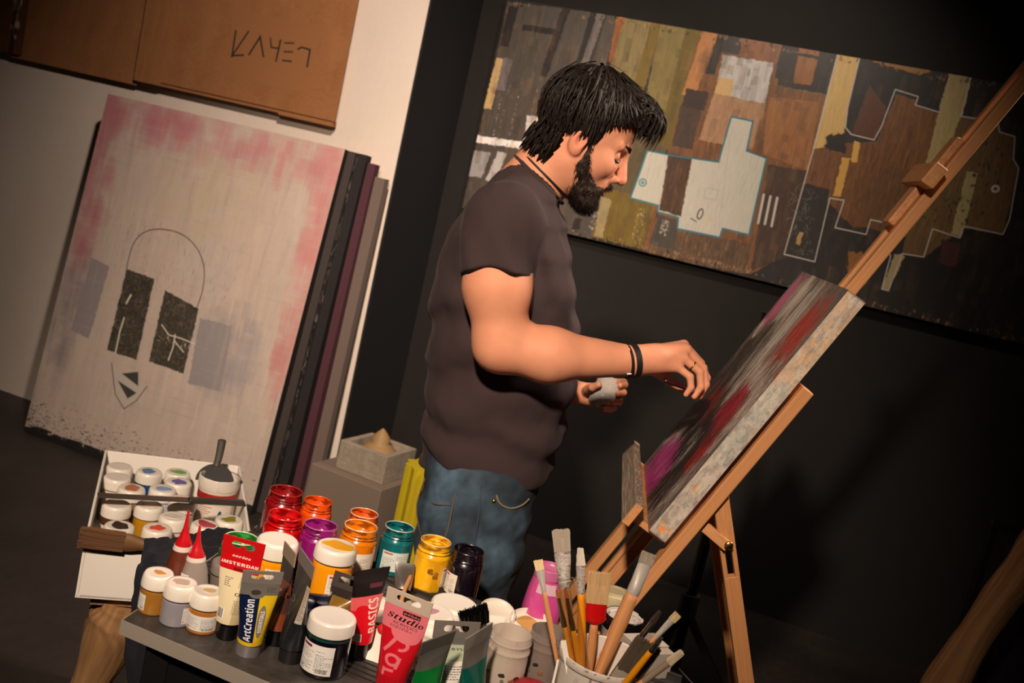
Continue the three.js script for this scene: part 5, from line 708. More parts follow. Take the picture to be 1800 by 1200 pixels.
function cap(px, py, pz, a, b, ra, rb) { const bx = b[0] - a[0], by = b[1] - a[1], bz = b[2] - a[2], qx = px - a[0], qy = py - a[1], qz = pz - a[2], t = clamp((qx * bx + qy * by + qz * bz) / (bx * bx + by * by + bz * bz), 0, 1); return Math.hypot(qx - bx * t, qy - by * t, qz - bz * t) - (ra + (rb - ra) * t); }
const ell = (px, py, pz, c, r) => { const x = (px - c[0]) / r[0], y = (py - c[1]) / r[1], z = (pz - c[2]) / r[2], k = Math.hypot(x, y, z), k1 = Math.hypot(x / r[0], y / r[1], z / r[2]); return k1 < 1e-9 ? -Math.min(...r) : k * (k - 1) / k1; };
const tab = (T, y) => { if (y <= T[0][0]) return T[0].slice(1); for (let i = 1; i < T.length; i++) if (y <= T[i][0]) { const a = T[i - 1], b = T[i], t = sstep(0, 1, (y - a[0]) / (b[0] - a[0])); return a.slice(1).map((v, k) => lerp(v, b[k + 1], t)); } return T[T.length - 1].slice(1); };

let neckS, shirtS;
const man = thing('person', 'bearded painter in dark t-shirt and blue jeans reaching towards the canvas', 'person', [0, 0, -2.3]);
// torso outline: height, back x, front x, half width
const TORSO = [[0.80, -0.125, 0.12, 0.165], [0.88, -0.142, 0.138, 0.172], [0.95, -0.150, 0.152, 0.172], [1.05, -0.168, 0.158, 0.17], [1.12, -0.178, 0.156, 0.172], [1.22, -0.194, 0.138, 0.182], [1.31, -0.196, 0.115, 0.192], [1.39, -0.188, 0.088, 0.2], [1.46, -0.165, 0.06, 0.185], [1.51, -0.13, 0.03, 0.125], [1.56, -0.105, 0.015, 0.07], [1.6, -0.09, 0.0, 0.05]];
const torso = (x, y, z, off) => { const [b, f, w] = tab(TORSO, y), cx = (b + f) / 2, a = (f - b) / 2 + off, ww = w + off, k = Math.pow(Math.pow(Math.abs((x - cx) / a), 2.3) + Math.pow(Math.abs(z / ww), 2.3), 1 / 2.3); return Math.max((k - 1) * Math.min(a, ww) * 0.92, 0.78 - y, y - 1.62); };
const SH = [-0.073, 1.45, 0.175], EL = [-0.022, 1.209, 0.235], FA = [0.08, 1.211, 0.225], WR = [0.257, 1.229, 0.165], MUP = [-0.054, 1.323, 0.225];
const SL = [-0.07, 1.455, -0.175], ELl = [-0.02, 1.16, -0.24], WRl = [0.172, 1.067, -0.19];
const nearArm = (x, y, z) => { let d = cap(x, y, z, SH, MUP, 0.074, 0.0665); d = smin(d, cap(x, y, z, MUP, EL, 0.0655, 0.05), 0.03); d = smin(d, cap(x, y, z, EL, FA, 0.05, 0.0545), 0.035); d = smin(d, cap(x, y, z, FA, WR, 0.0535, 0.0325), 0.03); return d; };
const farArm = (x, y, z) => smin(smin(cap(x, y, z, SL, ELl, 0.072, 0.05), cap(x, y, z, ELl, [lerp(ELl[0], WRl[0], 0.35), lerp(ELl[1], WRl[1], 0.35), lerp(ELl[2], WRl[2], 0.35)], 0.05, 0.05), 0.03), cap(x, y, z, [lerp(ELl[0], WRl[0], 0.35), lerp(ELl[1], WRl[1], 0.35), lerp(ELl[2], WRl[2], 0.35)], WRl, 0.05, 0.031), 0.03);
// head frame: face along +x, origin between the ears, pitched forward
const HO = [0.048, 1.656, 0], HP = THREE.MathUtils.degToRad(21), HYW = THREE.MathUtils.degToRad(4), hc = Math.cos(HP), hs = Math.sin(HP), yc = Math.cos(HYW), ys = Math.sin(HYW), HSC = 1.04;
const toHead = (x, y, z) => { let dx = (x - HO[0]) / HSC, dy = (y - HO[1]) / HSC, dz = (z - HO[2]) / HSC; const ax = dx * yc + dz * ys, az = -dx * ys + dz * yc; return [ax * hc - dy * hs, ax * hs + dy * hc, az]; };
const fromHead = (x, y, z) => { const ax = x * hc + y * hs, dy = -x * hs + y * hc; return [HO[0] + (ax * yc - z * ys) * HSC, HO[1] + dy * HSC, HO[2] + (ax * ys + z * yc) * HSC]; };
function headSdf(x, y, z) {
  const az = Math.abs(z);
  let d = ell(x, y, z, [-0.006, 0.056, 0], [0.1, 0.088, 0.076]);
  d = smin(d, ell(x, y, z, [0.03, -0.012, 0], [0.068, 0.088, 0.062]), 0.03);
  d = smin(d, cap(x, y, az, [0.008, -0.05, 0.048], [0.074, -0.098, 0.014], 0.02, 0.018), 0.03);
  d = smin(d, ell(x, y, z, [0.08, -0.1, 0], [0.02, 0.02, 0.024]), 0.022);
  d = smin(d, cap(x, y, az, [0.088, 0.036, 0.0], [0.075, 0.036, 0.04], 0.014, 0.012), 0.014);
  d = smin(d, ell(x, y, az, [0.066, -0.012, 0.034], [0.028, 0.026, 0.024]), 0.02);
  d = smax(d, -ell(x, y, az, [0.1, 0.014, 0.036], [0.02, 0.0135, 0.02]), 0.01);
  d = smin(d, ell(x, y, az, [0.0775, 0.013, 0.032], [0.0135, 0.013, 0.0145]), 0.003);
  d = smin(d, cap(x, y, z, [0.093, 0.026, 0], [0.119, -0.018, 0], 0.0085, 0.0108), 0.012);
  d = smin(d, ell(x, y, z, [0.118, -0.022, 0], [0.011, 0.0095, 0.011]), 0.006);
  d = smin(d, ell(x, y, az, [0.104, -0.027, 0.0125], [0.012, 0.008, 0.0075]), 0.006);
  d = smin(d, ell(x, y, z, [0.088, -0.048, 0], [0.018, 0.02, 0.026]), 0.014);
  d = smin(d, cap(x, y, az, [0.103, -0.053, 0], [0.091, -0.056, 0.021], 0.0058, 0.004), 0.005);
  d = smin(d, cap(x, y, az, [0.1, -0.064, 0], [0.089, -0.0615, 0.019], 0.0068, 0.0042), 0.005);
  d = smax(d, -cap(x, y, az, [0.112, -0.0588, 0], [0.094, -0.0588, 0.022], 0.0017, 0.0014), 0.002);
  d = smax(d, -ell(x, y, az, [0.108, -0.036, 0.007], [0.006, 0.004, 0.004]), 0.003);
  let e = ell(x, y, az, [0.002, 0.0, 0.0765], [0.0175, 0.029, 0.0095]);
  e = smin(e, ell(x, y, az, [0.008, -0.023, 0.074], [0.01, 0.011, 0.007]), 0.008);
  e = smax(e, -ell(x, y, az, [0.0065, 0.002, 0.087], [0.0105, 0.018, 0.0095]), 0.005);
  d = smin(d, e, 0.006);
  return d;
}
const skinCol = (x, y, z) => { const [a, b, c] = toHead(x, y, z), k = 1 + 0.1 * fbm(x * 40, y * 40, z * 40); let r = 0.60 * k, g = 0.26 * k, bl = 0.15 * k; const hd = Math.hypot(a - 0.03, b, c) < 0.16; if (hd) { const lip = Math.exp(-(((a - 0.1) / 0.014) ** 2) - (((b + 0.0588) / 0.009) ** 2) - ((c / 0.024) ** 2)), nose = Math.exp(-(((a - 0.118) / 0.02) ** 2) - (((b + 0.02) / 0.02) ** 2)), ear = Math.exp(-(((a - 0.002) / 0.02) ** 2) - ((b / 0.03) ** 2)) * (Math.abs(c) > 0.066 ? 1 : 0); g *= 1 - 0.35 * lip - 0.16 * nose - 0.2 * ear; bl *= 1 - 0.25 * lip - 0.12 * nose - 0.15 * ear; r *= 1 - 0.1 * lip; } return [r, g, bl]; };
// hands: each finger a chain of joints with its own radii
function handSdf(palm, fingers) {
  return (x, y, z) => { let d = 9; for (const [a, b, ra, rb] of palm) d = smin(d, cap(x, y, z, a, b, ra, rb), 0.012); for (const f of fingers) { let e = 9; for (let i = 0; i < f.j.length - 1; i++) e = smin(e, cap(x, y, z, f.j[i], f.j[i + 1], f.r[i], f.r[i + 1]), 0.003); d = smin(d, e, 0.0035); } return d; };
}
const FR = [0.0105, 0.0092, 0.0082, 0.0068];
const rightHand = { palm: [[WR, [0.302, 1.242, 0.15], 0.031, 0.03], [WR, [0.364, 1.278, 0.1], 0.026, 0.0115], [WR, [0.368, 1.272, 0.12], 0.028, 0.012], [WR, [0.365, 1.254, 0.138], 0.028, 0.012], [WR, [0.355, 1.235, 0.15], 0.026, 0.0115], [WR, [0.326, 1.215, 0.11], 0.026, 0.015]],
  fingers: [{ j: [[0.364, 1.278, 0.1], [0.411, 1.246, 0.09], [0.432, 1.218, 0.092], [0.434, 1.194, 0.097]], r: FR }, { j: [[0.368, 1.272, 0.12], [0.415, 1.24, 0.112], [0.429, 1.207, 0.116], [0.421, 1.179, 0.122]], r: FR }, { j: [[0.365, 1.254, 0.138], [0.405, 1.234, 0.14], [0.414, 1.204, 0.145], [0.405, 1.181, 0.148]], r: FR.map((v) => v * 0.97) }, { j: [[0.355, 1.235, 0.15], [0.384, 1.222, 0.158], [0.391, 1.201, 0.162], [0.384, 1.184, 0.163]], r: FR.map((v) => v * 0.88) }, { j: [[0.312, 1.215, 0.115], [0.354, 1.193, 0.085], [0.387, 1.183, 0.088], [0.407, 1.178, 0.1]], r: [0.015, 0.0112, 0.0098, 0.0076] }] };
const CUP = [0.239, 1.092, -0.13];
const leftHand = { palm: [[WRl, [0.222, 1.07, -0.19], 0.03, 0.026], [[0.222, 1.07, -0.19], [0.27, 1.108, -0.185], 0.024, 0.015], [[0.222, 1.07, -0.19], [0.266, 1.063, -0.175], 0.024, 0.014]],
  fingers: [[1080, 672], [1081, 685], [1076, 698], [1066, 709]].map(([px, py], i) => ({ j: [[[0.268, 1.114, -0.185], [0.274, 1.097, -0.18], [0.27, 1.079, -0.172], [0.26, 1.061, -0.168]][i], [[0.287, 1.125, -0.15], [0.29, 1.107, -0.146], [0.287, 1.084, -0.142], [0.275, 1.061, -0.14]][i], [[0.286, 1.127, -0.112], [0.287, 1.108, -0.108], [0.282, 1.084, -0.106], [0.265, 1.062, -0.106]][i], [[0.273, 1.127, -0.09], [0.272, 1.106, -0.086], [0.265, 1.084, -0.085], [0.248, 1.063, -0.088]][i]], r: FR })).concat([{ j: [[0.205, 1.075, -0.175], [0.206, 1.091, -0.14], [0.212, 1.105, -0.105], [0.223, 1.117, -0.09]], r: [0.014, 0.0112, 0.0098, 0.0078] }]) };
{
  const inset = -0.014, NB = [[-0.069, 1.575, 0], [HO[0] - 0.01, HO[1] - 0.03, 0]];
  const neck = (x, y, z) => smin(cap(x, y, z, [-0.055, 1.5, 0], [0.018, 1.615, 0], 0.074, 0.06), cap(x, y, z, [0.018, 1.615, 0], [0.03, 1.66, 0], 0.06, 0.058), 0.03);
  neckS = neck;
  const hips = (x, y, z) => { const az = Math.abs(z); return smin(smin(cap(x, y, az, [0.0, 0.86, 0.07], [0.01, 0.72, 0.088], 0.115, 0.105), cap(x, y, az, [0.01, 0.72, 0.088], [0.03, 0.47, 0.1], 0.105, 0.07), 0.03), cap(x, y, az, [0.03, 0.47, 0.1], [-0.02, 0.08, 0.105], 0.07, 0.045), 0.03); };
  const bodyF = (x, y, z) => { let d = smin(torso(x, y, z, inset), neck(x, y, z), 0.03); d = smin(d, hips(x, y, z) + 0.012, 0.03); d = smin(d, nearArm(x, y, z), 0.02); d = smin(d, farArm(x, y, z), 0.02); return d; };
  const headF = (x, y, z) => { const [a, b, c] = toHead(x, y, z); return smax(smin(headSdf(a, b, c) * HSC, neck(x, y, z), 0.025), 1.52 - y, 0.001); };
  const rH = handSdf(rightHand.palm, rightHand.fingers), lH = handSdf(leftHand.palm, leftHand.fingers);
  const bb = (h) => { const q = [...h.palm.flatMap((p) => [p[0], p[1]]), ...h.fingers.flatMap((f) => f.j)]; return [[0, 1, 2].map((k) => Math.min(...q.map((p) => p[k])) - 0.045), [0, 1, 2].map((k) => Math.max(...q.map((p) => p[k])) + 0.045)]; };
  const [r0, r1] = bb(rightHand), [l0, l1] = bb(leftHand);
  const parts = [nets(bodyF, [-0.26, 0.02, -0.33], [0.32, 1.62, 0.33], 0.0095, skinCol), nets(headF, [HO[0] - 0.17, 1.5, -0.12], [HO[0] + 0.19, HO[1] + 0.19, 0.12], 0.0032, skinCol), nets(rH, r0, r1, 0.003, skinCol), nets(lH, l0, l1, 0.003, skinCol)];
  mesh('body', mergeGeometries(parts), mat(0xffffff, 0.62, { vertexColors: true, specularIntensity: 0.6 }), man);
  // t-shirt
  const folds = (x, y, z) => { const low = sstep(1.16, 0.95, y), a = Math.sin((y * 62 + x * 9 + z * 5 + 2.2 * fbm(x * 6, y * 5, z * 6)) * 1.0) * 0.0085 * low * (0.35 + 1.1 * Math.abs(fbm(x * 5 + 9, y * 4, z * 5 + 3)) * 2), arm = Math.exp(-(((x + 0.03) / 0.13) ** 2) - (((y - 1.33) / 0.13) ** 2)), b = Math.sin(((x * 0.75 + y * 0.5) * 88) + 3 * fbm(x * 5, y * 5, z * 5)) * 0.0068 * arm, c = fbm(x * 7, y * 5, z * 7) * 0.013, d = Math.sin((x * 20 - y * 46) + 3 * fbm(x * 4, y * 4, z * 4 + 5)) * 0.0068 * sstep(1.38, 1.2, y) * sstep(0.95, 1.1, y); return a + b + c + d; };
  const MS = [-0.058, 1.334, 0.232], MSl = [lerp(SL[0], ELl[0], 0.5), lerp(SL[1], ELl[1], 0.5), lerp(SL[2], ELl[2], 0.5)];
  const dN = [MS[0] - SH[0], MS[1] - SH[1], MS[2] - SH[2]], lN = Math.hypot(...dN), dL = [MSl[0] - SL[0], MSl[1] - SL[1], MSl[2] - SL[2]], lL = Math.hypot(...dL);
  const shirtF = (x, y, z) => {
    let t = torso(x, y, z, 0.004);
    t = smin(t, cap(x, y, Math.abs(z), [-0.062, 1.515, 0.05], [-0.072, 1.465, 0.15], 0.05, 0.07), 0.04);
    t = smax(t, 0.885 + 0.07 * x - y + 0.006 * Math.sin(x * 14 + z * 9), 0.006);
    let sn = cap(x, y, z, SH, [SH[0] + dN[0] * 1.2, SH[1] + dN[1] * 1.2, SH[2] + dN[2] * 1.2], 0.082, 0.0745), kn = ((x - SH[0]) * dN[0] + (y - SH[1]) * dN[1] + (z - SH[2]) * dN[2]) / lN; sn = smax(sn, kn - lN * 0.98, 0.005);
    let sl = cap(x, y, z, SL, [SL[0] + dL[0] * 1.2, SL[1] + dL[1] * 1.2, SL[2] + dL[2] * 1.2], 0.08, 0.072), kl = ((x - SL[0]) * dL[0] + (y - SL[1]) * dL[1] + (z - SL[2]) * dL[2]) / lL; sl = smax(sl, kl - lL * 0.98, 0.005);
    let d = smin(smin(t, sn, 0.022), sl, 0.022) - folds(x, y, z) * 0.9;
    d = smax(d, -cap(x, y, z, [-0.05, 1.575, 0], [0.06, 1.64, 0], 0.072, 0.1), 0.004);
    return d;
  };
  shirtS = shirtF;
  const T_cloth = dataTex(128, 128, (u, v) => { const k = 128 + 50 * Math.sin(u * 6.283 * 32) * Math.sin(v * 6.283 * 32) + 40 * tn(u, v, 40, 2); return [k, k, k]; }, false);
  mesh('t_shirt', nets(shirtF, [-0.28, 0.85, -0.34], [0.23, 1.62, 0.34], 0.0058), mat(lin(0.032, 0.0172, 0.018), 0.95, { bumpMap: rep(T_cloth, 6, 6), bumpScale: 0.0006, sheen: 0.14, sheenColor: lin(0.3, 0.24, 0.24), sheenRoughness: 0.6 }), man);
  { const pts = []; for (let i = 0; i < 40; i++) { const a = i / 40 * 6.2832, dx = Math.cos(a), dz = Math.sin(a); let r = 0.04; const q = () => [-0.036 + dx * r, 1.566 - dx * r * 0.62 - 0.004, dz * r]; for (let k = 0; k < 80; k++) { const p = q(); if (neckS(...p) > 0.0035 && shirtF(...p) > -0.002) break; r += 0.0014; if (r > 0.1) break; } pts.push(V(...q())); } mesh('collar', tubeGeo(pts, 0.005, 90, 8, true), mat(lin(0.03, 0.018, 0.019), 0.95), man); }
  // jeans
  const jf = (x, y, z) => { const k = fbm(x * 8, y * 9, z * 8) * 0.012 + Math.sin(y * 60 + x * 24 + 4 * fbm(x * 5, y * 4, z * 5)) * 0.003 * sstep(0.92, 0.8, y) ; let d = smin(hips(x, y, z) - 0.012, torso(x, y, z, -0.006), 0.02) - k; return smax(smax(d, y - 0.93, 0.004), 0.075 - y, 0.006); };
  const jc = (x, y, z) => { const fade = clamp(0.5 + 1.3 * fbm(x * 9 + 3, y * 7, z * 9) + 0.35 * fbm(x * 60, y * 60, z * 60), 0, 1), k = lerp(0.3, 1.9, fade * fade); return [0.042 * k, 0.078 * k, 0.115 * k]; };
  const jg = nets(jf, [-0.2, 0.05, -0.24], [0.22, 0.96, 0.24], 0.0075, jc);
  const jm = mat(0xffffff, 0.85, { vertexColors: true, bumpMap: rep(T_cloth, 10, 10), bumpScale: 0.0006 }), jn = mesh('jeans', jg, jm, man);
  const onJeans = (x, y) => { let z = 0.26; for (let s = 0; s < 60; s++) { const d = jf(x, y, z); z -= d * 0.7; if (Math.abs(d) < 0.0004) break; } return V(x, y, z + 0.0005); };
  const stitch = mat(0x5e5446, 0.9), seam = (pts, r, m, nm) => mesh(nm, tubeGeo(pts.map(([x, y]) => onJeans(x, y)), r, 40, 6), m, jn);
  seam([[0.005, 0.9], [0.012, 0.85], [0.018, 0.78], [0.022, 0.7], [0.026, 0.6], [0.03, 0.5]], 0.002, mat(lin(0.03, 0.045, 0.065), 0.9), 'side_seam');
  seam([[0.04, 0.885], [0.052, 0.868], [0.075, 0.858], [0.1, 0.862], [0.114, 0.872]], 0.0022, mat(0x7d6f58, 0.85), 'front_pocket_edge');
  seam([[-0.12, 0.86], [-0.125, 0.78], [-0.085, 0.735], [-0.05, 0.76], [-0.045, 0.87]], 0.002, stitch, 'back_pocket_seam');
  seam([[-0.13, 0.845], [-0.09, 0.825], [-0.05, 0.84]], 0.002, stitch, 'back_pocket_seam');
  { const q = onJeans(0.038, 0.872); mesh('rivet', new THREE.SphereGeometry(0.0048, 10, 8).translate(q.x, q.y, q.z), M.brass, jn); const q2 = onJeans(-0.002, 0.76); mesh('pocket_tag', box(0.014, 0.006, 0.002, q2.x, q2.y, q2.z), mat(0xc08a70, 0.8), jn); }
  // shoes
  for (const s of [-1, 1]) { const sf = (x, y, z) => smax(smin(cap(x, y, z, [-0.05, 0.045, s * 0.105], [0.13, 0.035, s * 0.11], 0.046, 0.04), cap(x, y, z, [-0.03, 0.05, s * 0.105], [-0.025, 0.11, s * 0.105], 0.047, 0.05), 0.03), 0.004 - y, 0.004); mesh('shoe', nets(sf, [-0.13, -0.01, s * 0.105 - 0.08], [0.2, 0.18, s * 0.105 + 0.08], 0.007), mat(0x1c1a1a, 0.6), man); }
}
// hair: cap plus combed locks
{
  const hairCol = mat(lin(0.014, 0.0095, 0.007), 0.5, { specularIntensity: 0.5 });
  const shell = (x, y, z) => smin(ell(x, y, z, [-0.004, 0.058, 0], [0.112, 0.098, 0.086]), ell(x, y, z, [0.07, 0.11, 0], [0.055, 0.035, 0.062]), 0.03);
  const line = (x) => x > 0.05 ? lerp(0.07, 0.096, sstep(0.05, 0.085, x)) : x > 0.026 ? lerp(0.012, 0.07, sstep(0.026, 0.05, x)) : x > -0.03 ? lerp(0.01, 0.012, sstep(-0.03, 0.02, x)) : lerp(-0.078, 0.02, sstep(-0.055, -0.03, x));
  const capF = (wx, wy, wz) => { const [x, y, z] = toHead(wx, wy, wz); return smax((shell(x, y, z) + 0.006 - 0.008 * fbm(x * 40, y * 40, z * 40)) * HSC, (line(x) - y) * 0.7, 0.006); };
  const base = nets(capF, [HO[0] - 0.2, HO[1] - 0.14, -0.13], [HO[0] + 0.22, HO[1] + 0.22, 0.13], 0.004);
  const P = [], N = [], I = [], grad = (x, y, z) => { const h = 0.002, a = shell(x + h, y, z) - shell(x - h, y, z), b = shell(x, y + h, z) - shell(x, y - h, z), c = shell(x, y, z + h) - shell(x, y, z - h), l = Math.hypot(a, b, c) || 1; return [a / l, b / l, c / l]; };
  function lock(pts, r) { const n = pts.length, o = P.length / 3; for (let i = 0; i < n; i++) { const p = pts[i], q = pts[Math.min(n - 1, i + 1)], m = pts[Math.max(0, i - 1)], t = V(q[0] - m[0], q[1] - m[1], q[2] - m[2]).normalize(), g = V(...grad(...p)), s = g.clone().cross(t).normalize(), k = r * (1 - Math.pow(i / (n - 1), 2.2)) + 0.00025; for (let j = 0; j < 4; j++) { const a = j * Math.PI / 2, c = Math.cos(a), d = Math.sin(a), w = fromHead(p[0] + (s.x * c * 1.5 + g.x * d * 0.55) * k, p[1] + (s.y * c * 1.5 + g.y * d * 0.55) * k, p[2] + (s.z * c * 1.5 + g.z * d * 0.55) * k); P.push(...w); } } for (let i = 0; i < n - 1; i++) for (let j = 0; j < 4; j++) { const a = o + i * 4 + j, b = o + i * 4 + (j + 1) % 4; I.push(a, b, a + 4, b, b + 4, a + 4); } }
  seed = 4242;
  for (let q = 0; q < 3000; q++) {
    // root on the scalp
    let u = rr(-1, 1), a = rr(0, 6.2832), s = Math.sqrt(1 - u * u), p = [-0.004 + s * Math.cos(a) * 0.108, 0.058 + u * 0.094, s * Math.sin(a) * 0.083];
    if (p[1] < line(p[0]) + 0.004) continue;
    const pts = [], L0 = p[0] > 0.02 ? rr(0.05, 0.1) : rr(0.05, 0.1), st = L0 / 8, lift = rr(-0.004, 0.005) + (rnd() < 0.15 ? rr(0.002, 0.009) : 0), side = rr(-0.7, 0.7); let vel = null;
    for (let i = 0; i < 9; i++) {
      const d = shell(...p), g = grad(...p), tgt = lift + (i > 5 ? 0.0035 * (i - 5) * rnd() : 0);
      if (p[1] > line(p[0]) - 0.03 || i < 3) { const k = d - tgt; p = [p[0] - g[0] * k, p[1] - g[1] * k, p[2] - g[2] * k]; }
      pts.push([...p]);
      let f = [p[0] + 0.055, (p[1] - 0.13) * 1.0 - 0.02, p[2] * 1.3 + side * 0.06]; const fl = Math.hypot(...f) || 1; f = f.map((v) => v / fl); f[1] -= 0.45 + i * 0.05; const wv = 0.55 * nz(p[0] * 26 + q * 0.002, p[1] * 26, p[2] * 26); f[0] += wv; f[2] += 0.4 * nz(p[2] * 30, p[0] * 30, 7); if (p[0] > 0.04) f[0] += 0.5;
      const gn = f[0] * g[0] + f[1] * g[1] + f[2] * g[2]; f = f.map((v, k) => v - g[k] * gn * 0.95); if (vel) f = f.map((v, k) => v * 0.55 + vel[k] * 0.45); const l2 = Math.hypot(...f) || 1; vel = f.map((v) => v / l2);
      p = [p[0] + vel[0] * st, p[1] + vel[1] * st, p[2] + vel[2] * st];
      if (p[1] < line(p[0]) - (p[0] > 0.03 ? 0.014 : 0.02) && p[0] > -0.03) break;
    }
    if (pts.length > 3) lock(pts, rnd() < 0.3 ? rr(0.0007, 0.0014) : rr(0.0014, 0.0036));
  }
  // fringe falling forward over the forehead
  for (let q = 0; q < 260; q++) { const z0 = rr(-0.062, 0.062), x0 = rr(0.05, 0.095), lift = rr(0, 0.012), pts = [], dx = rr(0.02, 0.045) * (1 - 0.4 * Math.abs(z0) / 0.06), dr = rr(0.03, 0.062); for (let i = 0; i < 9; i++) { const t = i / 8; pts.push([x0 + dx * Math.sin(t * 1.9) + 0.012 * t, 0.126 + lift + 0.016 * Math.sin(t * 3.1) - dr * t * t - (x0 - 0.05) * 0.3, z0 * (1 + 0.1 * t) + 0.006 * Math.sin(q + t * 3)]); } lock(pts, rr(0.0016, 0.003)); }
  for (let q = 0; q < 170; q++) { const s = q % 2 ? 1 : -1, x0 = rr(-0.095, -0.03), y0 = rr(-0.05, 0.0), pts = []; for (let i = 0; i < 7; i++) { const t = i / 6; pts.push([x0 - 0.006 * t * (x0 < -0.07 ? 1 : 0.2) - 0.002, y0 - 0.045 * t + 0.008 * t * t, s * (0.084 * Math.sqrt(Math.max(0.05, 1 - (x0 / 0.112) ** 2)) + 0.002 + 0.004 * Math.sin(t * 3 + q)) * (rnd() < 0.02 ? 0.6 : 1) * (1 - 0.14 * t)]); } lock(pts, rr(0.0018, 0.0032)); }
  const lg = new THREE.BufferGeometry(); lg.setAttribute('position', new THREE.Float32BufferAttribute(P, 3)); lg.setIndex(I); lg.computeVertexNormals(); lg.setAttribute('uv', new THREE.Float32BufferAttribute(new Float32Array(P.length / 3 * 2), 2));
  base.deleteAttribute('color'); mesh('hair', mergeGeometries([base, lg]), hairCol, man);
  // beard, moustache, brow
  const beardS = (x, y, z) => { const az = Math.abs(z); let d = cap(x, y, az, [0.026, 0.012, 0.064], [0.034, -0.042, 0.053], 0.0045, 0.0125); d = smin(d, cap(x, y, az, [0.04, -0.03, 0.05], [0.07, -0.07, 0.036], 0.008, 0.0115), 0.014); d = smin(d, cap(x, y, az, [0.028, -0.046, 0.055], [0.07, -0.093, 0.026], 0.013, 0.018), 0.016); d = smin(d, ell(x, y, z, [0.08, -0.1, 0], [0.028, 0.024, 0.032]), 0.016); d = smin(d, cap(x, y, az, [0.105, -0.045, 0.004], [0.09, -0.066, 0.03], 0.0058, 0.0065), 0.004); d = smin(d, cap(x, y, az, [0.09, -0.066, 0.03], [0.082, -0.095, 0.024], 0.0065, 0.016), 0.01); d = smin(d, ell(x, y, z, [0.045, -0.088, 0], [0.042, 0.02, 0.046]), 0.02); return smax(d, -cap(x, y, az, [0.118, -0.0575, 0], [0.1, -0.0585, 0.016], 0.0085, 0.005), 0.003); };
  const bF = (wx, wy, wz) => { const [x, y, z] = toHead(wx, wy, wz); return (beardS(x, y, z) - 0.005 * fbm(x * 90, y * 90, z * 90)) * HSC; };
  const bg = nets(bF, [HO[0] - 0.04, HO[1] - 0.2, -0.1], [HO[0] + 0.16, HO[1] + 0.04, 0.1], 0.0034), bp = bg.attributes.position, bn = bg.attributes.normal, Q = [], J = [];
  for (let k = 0; k < 9000; k++) { const i = (rnd() * bp.count) | 0, p = V(bp.getX(i), bp.getY(i), bp.getZ(i)), n = V(bn.getX(i), bn.getY(i), bn.getZ(i)), d = n.clone().multiplyScalar(0.5).add(V(0.12, -0.75, 0)).add(V(rr(-0.3, 0.3), rr(-0.3, 0.3), rr(-0.3, 0.3))).normalize(), l = rr(0.006, 0.013), s = d.clone().cross(n).normalize().multiplyScalar(0.0006), o = Q.length / 3, e = p.clone().addScaledVector(d, l), b2 = p.clone().addScaledVector(n, -0.001), s2 = s.clone().cross(d).normalize().multiplyScalar(0.0006); for (const v of [b2.clone().add(s), b2.clone().sub(s), b2.clone().add(s2), e]) Q.push(v.x, v.y, v.z); J.push(o, o + 1, o + 3, o + 1, o + 2, o + 3, o + 2, o, o + 3); }
  const sg = new THREE.BufferGeometry(); sg.setAttribute('position', new THREE.Float32BufferAttribute(Q, 3)); sg.setIndex(J); sg.computeVertexNormals(); sg.setAttribute('uv', new THREE.Float32BufferAttribute(new Float32Array(Q.length / 3 * 2), 2)); bg.deleteAttribute('color');
  mesh('beard', mergeGeometries([bg, sg]), mat(lin(0.032, 0.018, 0.011), 0.7), man);
  const H = (a) => V(...fromHead(...a));
  for (const s of [-1, 1]) { mesh('eyebrow', taper([H([0.1, 0.036, s * 0.01]), H([0.099, 0.043, s * 0.024]), H([0.088, 0.041, s * 0.043])], (t) => 0.0036 * (1 - 0.6 * t), 14, 7, 0.3), hairCol, man); mesh('eyelash', taper([H([0.088, 0.0065, s * 0.02]), H([0.0935, 0.0045, s * 0.032]), H([0.086, 0.0055, s * 0.0435]), H([0.074, 0.009, s * 0.0475])], (t) => 0.0013 + 0.0008 * Math.sin(t * 3), 12, 6), hairCol, man); }
  // cord around the neck
  const ring = []; for (let i = 0; i < 36; i++) { const a = i / 36 * 6.2832, dx = Math.cos(a), dz = Math.sin(a); let r = 0.03; const q = () => [-0.03 + dx * r, 1.578 - dx * r * 0.62, dz * r]; for (let k = 0; k < 60; k++) { const p = q(); if (Math.min(neckS(...p), shirtS(...p)) > 0.0022) break; r += 0.0018; } ring.push(V(...q())); }
  mesh('neck_cord', tubeGeo(ring, 0.0026, 80, 6, true), mat(0x14110f, 0.6), man);
}
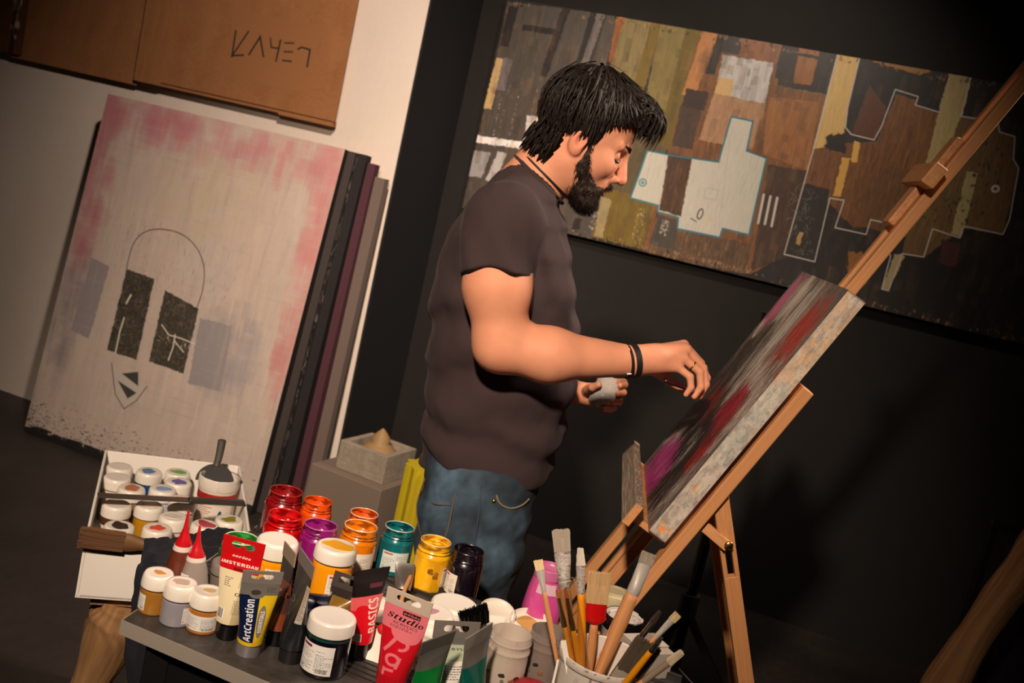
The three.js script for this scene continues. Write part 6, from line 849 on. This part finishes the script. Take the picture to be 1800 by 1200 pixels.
{ // wrist band, watch strap, ring
  const w = VA(WR), d = VA([0.302, 1.242, 0.15]).sub(w).normalize(), fr = new THREE.Quaternion().setFromUnitVectors(V(0, 0, 1), d);
  const band = (k, r, t, m, nm, sy = 1) => { const b = mesh(nm, new THREE.CylinderGeometry(r, r, t, 36, 1, false).rotateX(Math.PI / 2), m, man); b.position.copy(w).addScaledVector(d, k); b.quaternion.copy(fr); return b; };
  band(0.002, 0.0358, 0.013, mat(0x0c0b0c, 0.6), 'wrist_band'); band(-0.013, 0.0368, 0.006, mat(0x141212, 0.4), 'bracelet');
  mesh('bracelet_clasp', box(0.012, 0.004, 0.006, 0, 0, 0, 0.0015).rotateZ(0.3), M.chrome, man).position.set(w.x - 0.004, w.y - 0.024, w.z + 0.031);
  const a = VA([0.365, 1.254, 0.138]), b = VA([0.405, 1.234, 0.14]), rg = mesh('ring', new THREE.TorusGeometry(0.0104, 0.0016, 8, 28), M.brass, man); rg.position.copy(a).lerp(b, 0.52); rg.quaternion.setFromUnitVectors(V(0, 0, 1), b.clone().sub(a).normalize());
}
{ // clear cup in the far hand
  const g = thing('plastic_cup', 'clear plastic cup held low in the far hand of the painter', 'cup', [CUP[0], CUP[1] - 0.035, CUP[2] - 2.3]); g.rotation.z = -0.25;
  mesh('cup_wall', lathe([[0, 0], [0.028, 0], [0.03, 0.002], [0.036, 0.072], [0.0375, 0.074], [0.035, 0.074], [0.029, 0.004], [0, 0.003]], 40), mat(0xe4e0da, 0.2, { transmission: 0.6, thickness: 0, ior: 1.4 }), g);
  mesh('cup_water', lathe([[0, 0.004], [0.029, 0.004], [0.0328, 0.045], [0, 0.045]], 36), mat(0xa8a49c, 0.1, { transmission: 0.75, thickness: 0 }), g);
  // small dark tool between the fingers of the near hand
  const A = VA([0.337, 1.199, 0.135]), B = VA([0.422, 1.187, 0.118]); A.z -= 2.3; B.z -= 2.3;
  const t = thing('scraper', 'small dark scraper held between the painting fingers', 'tool'); mesh('handle', taper([A, A.clone().lerp(B, 0.5), A.clone().lerp(B, 0.75)], (q) => 0.0055, 10, 8), mat(0x2a0c10, 0.3), t); mesh('blade', barGeo(A.clone().lerp(B, 0.72), B.clone(), 0.009, 0.0016, V(0, 0, 1), 0), M.chrome, t);
}
renderer.render(scene, camera);
